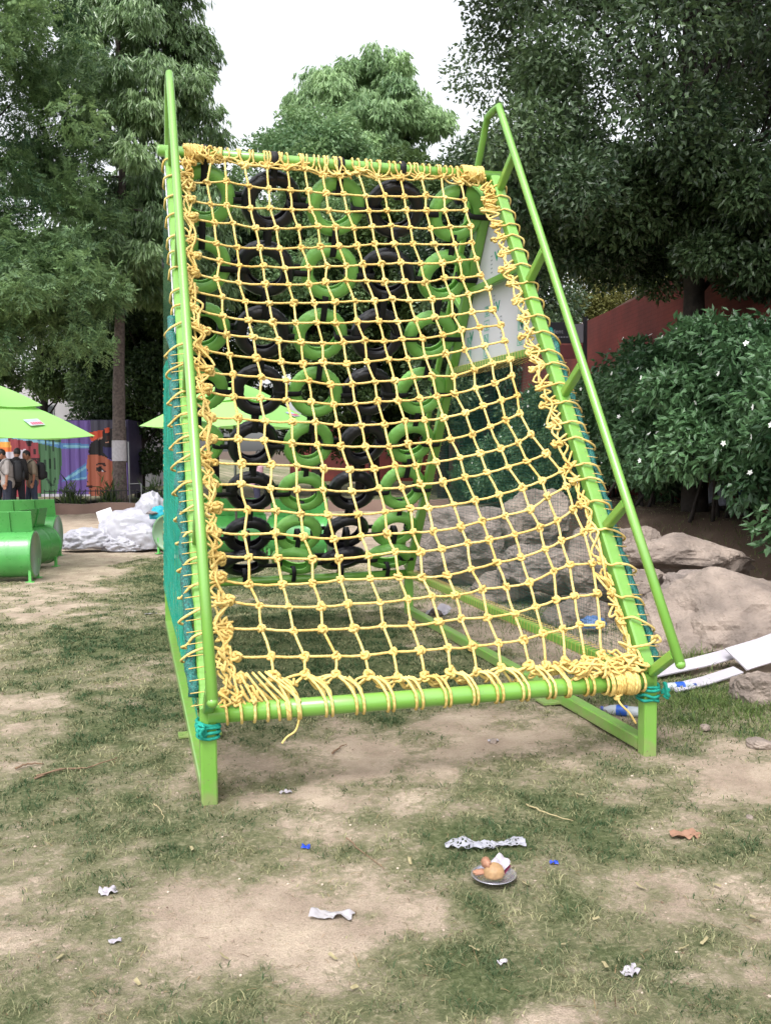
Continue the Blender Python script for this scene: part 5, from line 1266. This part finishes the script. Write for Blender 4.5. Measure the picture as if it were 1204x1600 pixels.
litter('plastic_scrap','small whitish plastic scrap in the grass at the lower right','plastic scrap',985,1522,.055,.04,.016,40,6,MT['wrap_white'],.7)
litter('plastic_scrap','small whitish plastic scrap in the grass at the lower left','plastic scrap',170,1396,.065,.045,.018,40,7,MT['wrap_white'],.3)
litter('tissue','crumpled white tissue beside the right base rail inside the frame','tissue',683,962,.24,.13,.10,9,8,MT['wrap_white'],.1,.01)
litter('paper_scrap','white paper scrap on the soil under the front bar, right of its middle','paper',770,1159,.06,.03,.01,30,9,MT['wrap_white'],0)
litter('paper_scrap','small curled paper scrap on the soil below the left part of the front bar','paper',446,1240,.06,.025,.012,40,10,MT['wrap_white'],.2)
litter('paper_scrap','white scrap on the ground left of the frame','paper',236,960,.12,.03,.01,20,11,MT['wrap_white'],.4)
litter('paper_scrap','tiny pale scrap on the far left grass','paper',180,1473,.04,.03,.008,40,12,MT['wrap_white'],.4)
litter('paper_scrap','small grey and white scrap near the lower right sand patch','paper',785,1507,.03,.02,.010,50,13,MT['wrap_white'],.4)
MT['dryleaf']=mat('dry_leaf',(146,136,102),.7,.2,20)
for k,(px,py) in enumerate(((1000,1390),(740,1487),(1100,1475),(882,1480),(945,1513),(1068,1486),(1120,1388),(905,1245),(520,1500),(553,1548),(350,1500),(640,1350),(300,1330),(95,1500),(820,1385),(215,1540),(930,1440),(1180,1440))):
    mb=sheet(8,4,.038*rng.uniform(.5,1.2),.012,.006,30,20+k); o=mb.build('dry_leaf',MT['dryleaf']); o.location=tuple(gl(px,py,.012)); o.rotation_euler=(rng.normal(0,.2),rng.normal(0,.2),rng.random()*6.28); tag(o,'small dry fallen leaf lying on the patchy grass','leaf','fallen leaves on the grass')
MT['twig']=mat('dry_twig',(122,98,78),.9,.25,30); MT['twig_pale']=mat('pale_twig',(160,146,110),.8,.2,30)
for lab,pts,r_,m in (('forked dry twig on the ground at the left edge of the bare patch',((55,1218),(95,1206),(135,1203),(185,1187)),.006,'twig'),('short dark twig on the bare soil at the far left',((25,1204),(45,1198),(68,1195)),.006,'twig'),('pale straight stalk lying in the grass above the mesh strip',((822,1258),(850,1275),(895,1287)),.004,'twig_pale'),('dark twig on the soil under the front bar',((518,1180),(530,1172),(541,1166)),.006,'twig'),('thin curved dry stalk below the left half of the front bar',((540,1312),(570,1335),(600,1362)),.003,'twig'),('pale thin stalk lying on the grass at the left',((240,1260),(252,1272),(258,1290)),.003,'twig_pale')):
    mb=MB(); P=[gl(px,py,.010+.006*math.sin(px)) for px,py in pts]; o0=P[0]; P=cat_rom([p-o0 for p in P],5); P=P+rng.normal(0,.002,P.shape); tube(mb,P,r_,6,scale=np.linspace(1,.5,len(P)))
    if 'forked' in lab: tube(mb,[P[6],P[6]+np.array([-.06,-.05,.01]),P[6]+np.array([-.14,-.06,.0])],r_*.6,5)
    o=mb.build('twig',MT[m]); o.location=tuple(o0); tag(o,lab,'twig')
# bottles
MT['pet']=mat('clear_bottle',(214,222,232),.08,.03,6,spec=.6,alpha=.55); MT['label_blue']=mat('blue_label',(40,86,178),.35,.15,18); MT['cap_blue']=mat('blue_cap',(58,78,150),.35,.1)
def bottle(label,loc,rz,labelled=True,dark=False):
    o=thing('plastic_bottle',label,'bottle',tuple(loc),rz); R_=roty(math.pi/2)
    mb=MB(); lathe(mb,[(0,-.115),(.026,-.115),(.032,-.108),(.032,-.06),(.030,-.055),(.032,-.05),(.032,.03),(.030,.04),(.025,.065),(.013,.088),(.0125,.105),(.0,.105)],24,R_,(0,0,.032)); mb.build('bottle_body',MT['pet'],o)
    mb=MB(); lathe(mb,[(0,.100),(.0145,.100),(.015,.105),(.015,.117),(.0,.119)],18,R_,(0,0,.032)); mb.build('cap',MT['cap_blue'],o)
    mb=MB(); lathe(mb,[(.0326,-.045),(.0328,-.04),(.0328,.018),(.0326,.022)],24,R_,(0,0,.032)); lb_=mb.build('label',MT['label_blue'],o)
    mb=MB(); rect(mb,(0-.012,-.0332,.034),(1,0,0),(0,0,1),.022,.026); mb.build('printed_panel',MT['wrap_white'],lb_)
    return o
bottle('empty clear water bottle with a blue label lying beyond the right front post',gl(1062,1080),rb+.25)
bottle('empty clear water bottle with a blue cap lying behind the right base rail',gl(968,1118),rb+2.75)
q=gl(925,990,.06); heap('crumpled_packet','crumpled blue plastic packet at the foot of the right safety net','packet',tuple(q),[((0,0,.02),(.09,.06,.055),4,.3,4,3)],mat('pale_blue_packet',(92,122,172),.4,.3,9))
# white boards at right
MT['board_white']=mat('white_board',(176,172,180),.6,.06,4,.1,30)
def plank(label,p0,p1,wd_,th,dz,name='board',roll=0.0):
    a=np.asarray(p0); b=np.asarray(p1); mb=MB(); c0=(a+b)/2; P=[a-c0,(b-a)*.5+a-c0+np.array([0,0,-.01]),b-c0]; u=np.array([0,math.sin(roll),math.cos(roll)]); sweep(mb,P,rsq(th,wd_,.002),up=u,smooth=False); o=mb.build(name,MT['board_white']); o.location=tuple(c0+np.array([0,0,dz])); tag(o,label,'board'); return o
plank('long narrow white board lying on the grass beyond the right front post',gl(1015,1062,.05),gl(1165,1040,.12),.12,.014,0,'board',-.35)
plank('second narrow white board lying just in front of the long one',gl(1050,1083,.03),gl(1152,1060,.06),.09,.014,0,'board',-.3)
a=gl(1148,1052,.07); b=a+np.array([.62,.10,.10]); plank('broad white board propped on the boulder at the right edge',a,b,.23,.012,0.03,'board',-.55)
MT['redboard']=mat('reddish_board',(150,92,84),.8,.15,6,.2,30)
a=gl(1018,1050,.03); b=gl(1090,1053,.05); o=plank('reddish strip of board under the white boards',a,b,.07,.012,-.005); o.data.materials.clear(); o.data.materials.append(MT['redboard'])

# ------------------------------------------------------------------ people
def remesh(mb,name,m,vox,parent,smooth=6):
    me=mb.mesh(name); o=bpy.data.objects.new(name,me); COL.objects.link(o)
    md=o.modifiers.new('r','REMESH'); md.mode='VOXEL'; md.voxel_size=vox; md.use_smooth_shade=True
    s=o.modifiers.new('s','SMOOTH'); s.iterations=smooth; s.factor=.5
    dg=bpy.context.evaluated_depsgraph_get(); me2=bpy.data.meshes.new_from_object(o.evaluated_get(dg)); bpy.data.objects.remove(o); me2.name=name
    return link(name,me2,m,parent)
def tap(mb,pts,rs,n=12):
    """closed tapering limb with rounded ends"""
    P=[np.asarray(p,float) for p in pts]; P=cat_rom(P,5) if len(P)>2 else np.array([P[0]*(1-t)+P[1]*t for t in np.linspace(0,1,6)])
    r=np.interp(np.linspace(0,1,len(P)),np.linspace(0,1,len(rs)),rs)
    d0=unit(P[0]-P[1]); d1=unit(P[-1]-P[-2])
    P=np.vstack([P[0]+d0*r[0]*.75,P[0]+d0*r[0]*.45,P,P[-1]+d1*r[-1]*.45,P[-1]+d1*r[-1]*.75]); r=np.concatenate([[r[0]*.35,r[0]*.8],r,[r[-1]*.8,r[-1]*.35]])
    tube(mb,P,1.0,n,scale=r)
def blob(mb,c,ax,R=None):
    v,f=ICO[3]; v=v*np.array(ax); 
    if R is not None: v=v@np.asarray(R).T
    mb.add(v+np.asarray(c),f)
SK=mat('skin',(150,104,82),.55,.08,10); HAIR=mat('black_hair',(20,17,17),.5,.2,40,.4,120); SHOE=mat('dark_shoe',(40,36,36),.5,.1)
def person(label,loc,rz,Hh=1.68,shirt=(60,60,60),trouser=(40,44,60),bag=None,head=(0.0,-.15),stride=.12,sleeve=.5,hang=.22,loose=1.0,bagcol=(26,27,32),group=None):
    """faces local +y"""
    t=thing('person',label,'person',tuple(loc),rz,group); k=Hh/1.70
    J={}
    hip=np.array([0,0,.92]); ch=np.array([0,.03,1.28]); nk=np.array([0,.05,1.46]); hd=nk+np.array([0,.06+.05*abs(head[1]),.13])
    legs=[];arms=[]
    for s in(-1,1):
        st=stride*s; legs.append([np.array([s*.09,0,.90]),np.array([s*.10,st*.45+.03,.48]),np.array([s*.10,st-.03*(s<0),.09]),np.array([s*.105,st,.045])])
        arms.append([np.array([s*.18,.02,1.39]),np.array([s*.235,.0-.04*s,1.12]),np.array([s*.22,.06+hang*(s>0)*.5,.89]),np.array([s*.215,.09+hang*(s>0)*.6,.80])])
    mb=MB()
    tap(mb,[hip,np.array([0,.0,1.05]),ch,np.array([0,.03,1.40])],[.135,.13,.155,.10],16); tap(mb,[np.array([-.14,.02,1.38]),np.array([.14,.02,1.38])],[.065,.065])
    tap(mb,[np.array([0,.03,1.38]),nk,nk+np.array([0,.02,.08])],[.06,.052,.05])
    Rh=rotx(head[1])@rotz(head[0])
    blob(mb,hd,(.076,.098,.118),Rh); blob(mb,hd+Rh@np.array([0,.03,-.05]),(.058,.07,.07),Rh)
    tap(mb,[hd+Rh@np.array([0,.088,.018]),hd+Rh@np.array([0,.113,-.022])],[.010,.015],8)
    for s in(-1,1): blob(mb,hd+Rh@np.array([s*.078,-.005,-.005]),(.010,.02,.032),Rh); blob(mb,hd+Rh@np.array([s*.03,.085,.018]),(.016,.012,.009),Rh)
    blob(mb,hd+Rh@np.array([0,.095,-.055]),(.024,.012,.009),Rh)
    for L_ in legs: tap(mb,L_[:3],[.080,.055,.036]); 
    for s,A_ in zip((-1,1),arms):
        tap(mb,A_[:3],[.048,.038,.025]); w_=A_[2]; dd=unit(A_[3]-A_[2]); pl=w_+dd*.05; sd2=np.array([0,1.0,0]); sd2=unit(sd2-dd*(sd2@dd))
        blob(mb,pl,(.018,.040,.052),np.stack([unit(np.cross(sd2,dd)),sd2,dd],1))
        inn=np.cross(sd2,dd)*s*-1
        for f_,(off,ln_) in enumerate(((.030,.068),(.010,.078),(-.010,.072),(-.029,.056))):
            b0=pl+dd*.04+sd2*off; tap(mb,[b0,b0+dd*ln_*.5+inn*.008,b0+dd*ln_+inn*.028],[.0095,.009,.0075],7)
        b0=pl+dd*.005+sd2*.034; tap(mb,[b0,b0+dd*.03+sd2*.022,b0+dd*.058+sd2*.020+inn*.01],[.011,.010,.008],7)
    for i in range(len(mb.v)): mb.v[i]=mb.v[i]*k
    remesh(mb,'body',SK,.0075,t,4)
    ms=mat('shirt_%d_%d_%d'%shirt,shirt,.85,.12,9,.4,30); mt_=mat('trousers_%d_%d_%d'%trouser,trouser,.85,.15,9,.4,30)
    mb=MB(); tap(mb,[hip+np.array([0,0,-.07]),np.array([0,.0,1.05]),ch,np.array([0,.03,1.42])],[.168*loose,.155*loose,.175,.105],18); tap(mb,[np.array([-.165,.02,1.385]),np.array([.165,.02,1.385])],[.07,.07])
    for A_ in arms: e=A_[0]+(A_[1]-A_[0])*min(1,sleeve*2); tap(mb,[A_[0],e] if sleeve<=.5 else [A_[0],A_[1],A_[1]*.2+A_[2]*.8],[.066,.060] if sleeve<=.5 else [.064,.054,.04])
    for i in range(len(mb.v)): mb.v[i]=mb.v[i]*k
    remesh(mb,'shirt',ms,.012,t,3)
    mb=MB(); tap(mb,[np.array([0,0,.98]),np.array([0,0,.86])],[.148,.15],16)
    for L_ in legs: tap(mb,L_[:3],[.103,.078,.062])
    for i in range(len(mb.v)): mb.v[i]=mb.v[i]*k
    remesh(mb,'trousers',mt_,.012,t,3)
    mb=MB(); blob(mb,hd+Rh@np.array([0,-.018,.026]),(.086,.098,.108),Rh); 
    for i in range(len(mb.v)): mb.v[i]=mb.v[i]*k
    # hair: drop the face side
    o=mb.build('hair',HAIR,t); bm=bmesh.new(); bm.from_mesh(o.data); hc=Vector((hd+Rh@np.array([0,-.018,.026]))*k); Ri=Matrix([list(r) for r in Rh.T])
    dl=[f for f in bm.faces if (Ri@(f.calc_center_median()-hc)).y>.052*k and (Ri@(f.calc_center_median()-hc)).z<.05*k or (Ri@(f.calc_center_median()-hc)).z<-.075*k]
    bmesh.ops.delete(bm,geom=dl,context='FACES'); bm.to_mesh(o.data); bm.free()
    for s,L_ in zip((-1,1),legs):
        mb=MB(); a=L_[3]; tap(mb,[a+np.array([0,-.05,-.005]),a+np.array([0,.05,-.008]),a+np.array([0,.14,-.018])],[.042,.042,.034]); 
        for i in range(len(mb.v)): mb.v[i]=mb.v[i]*k
        mb.build('shoe',SHOE,t)
    if bag:
        mbg=mat('bag_%d_%d_%d'%bagcol,bagcol,.7,.2,12,.3,40)
        mb=MB(); V,Fi=ICO[4]; V=np.sign(V)*np.abs(V)**.62*np.array([.155,.10,.235])*bag; mb.add(V+np.array([0,-.235,1.17]),Fi); V2=np.sign(ICO[3][0])*np.abs(ICO[3][0])**.62*np.array([.12,.05,.10])*bag; mb.add(V2+np.array([0,-.235-.10*bag,1.07]),ICO[3][1])
        for i in range(len(mb.v)): mb.v[i]=mb.v[i]*k
        bo_=mb.build('backpack',mbg,t)
        for s in(-1,1):
            mb=MB(); P=cat_rom([np.array(p)*k for p in ((s*.10,-.15,1.36),(s*.12,-.03,1.475),(s*.125,.12,1.41),(s*.13,.20,1.26),(s*.15,.08,1.08),(s*.13,-.13,1.02))],5); sweep(mb,P,[(.004,.022),(-.004,.022),(-.004,-.022),(.004,-.022)],smooth=True); mb.build('strap',mbg,bo_)
    return t
def pp(px,dep,z=None): 
    q=vp(px,760,dep); return (q[0],q[1],zg1(q[0],q[1]) if z is None else z)
toL=rb+math.pi/2   # facing away from the viewpoint
person('person in a beige T-shirt and jeans with a dark backpack, third from the left edge',pp(51,23.4),rb+math.pi*.5+.75,1.66,(128,116,100),(50,58,78),1.0,(0,-.45),.1)
person('person all in black standing between two people with backpacks',pp(27,23.0),rb+.2,1.72,(24,22,24),(30,32,44),None,(0.5,-.3),.05,1.0)
person('person with a black backpack over a pale shirt, bending their head',pp(13,22.4),rb+math.pi*.5+.5,1.70,(150,144,142),(32,36,52),1.12,(0,-.4),.06)
person('person in dark clothes cut off by the left edge of the photo',pp(-4,22.8),rb+math.pi*.5-.3,1.72,(30,28,32),(34,36,48),None,(0,-.2),.06)
person('person in a pink shirt and dark trousers seen through a black tyre',pp(400,22.6),rb-math.pi*.5,1.62,(196,158,172),(38,38,60),None,(0.2,-.1),.05,1.0,loose=1.15)
q=vp(1118,797,12.3); person('person in white trousers walking behind the hedge, legs visible',(q[0],q[1],zg1(q[0],q[1])),rb+.2,1.70,(90,60,70),(196,198,220),None,(0,0),.30,1.0)
q=vp(1168,797,12.0); person('person in blue jeans behind the hedge at the right edge, legs visible',(q[0],q[1],zg1(q[0],q[1])),rb+math.pi-.1,1.72,(70,80,70),(52,66,110),None,(0,0),.16,1.0)
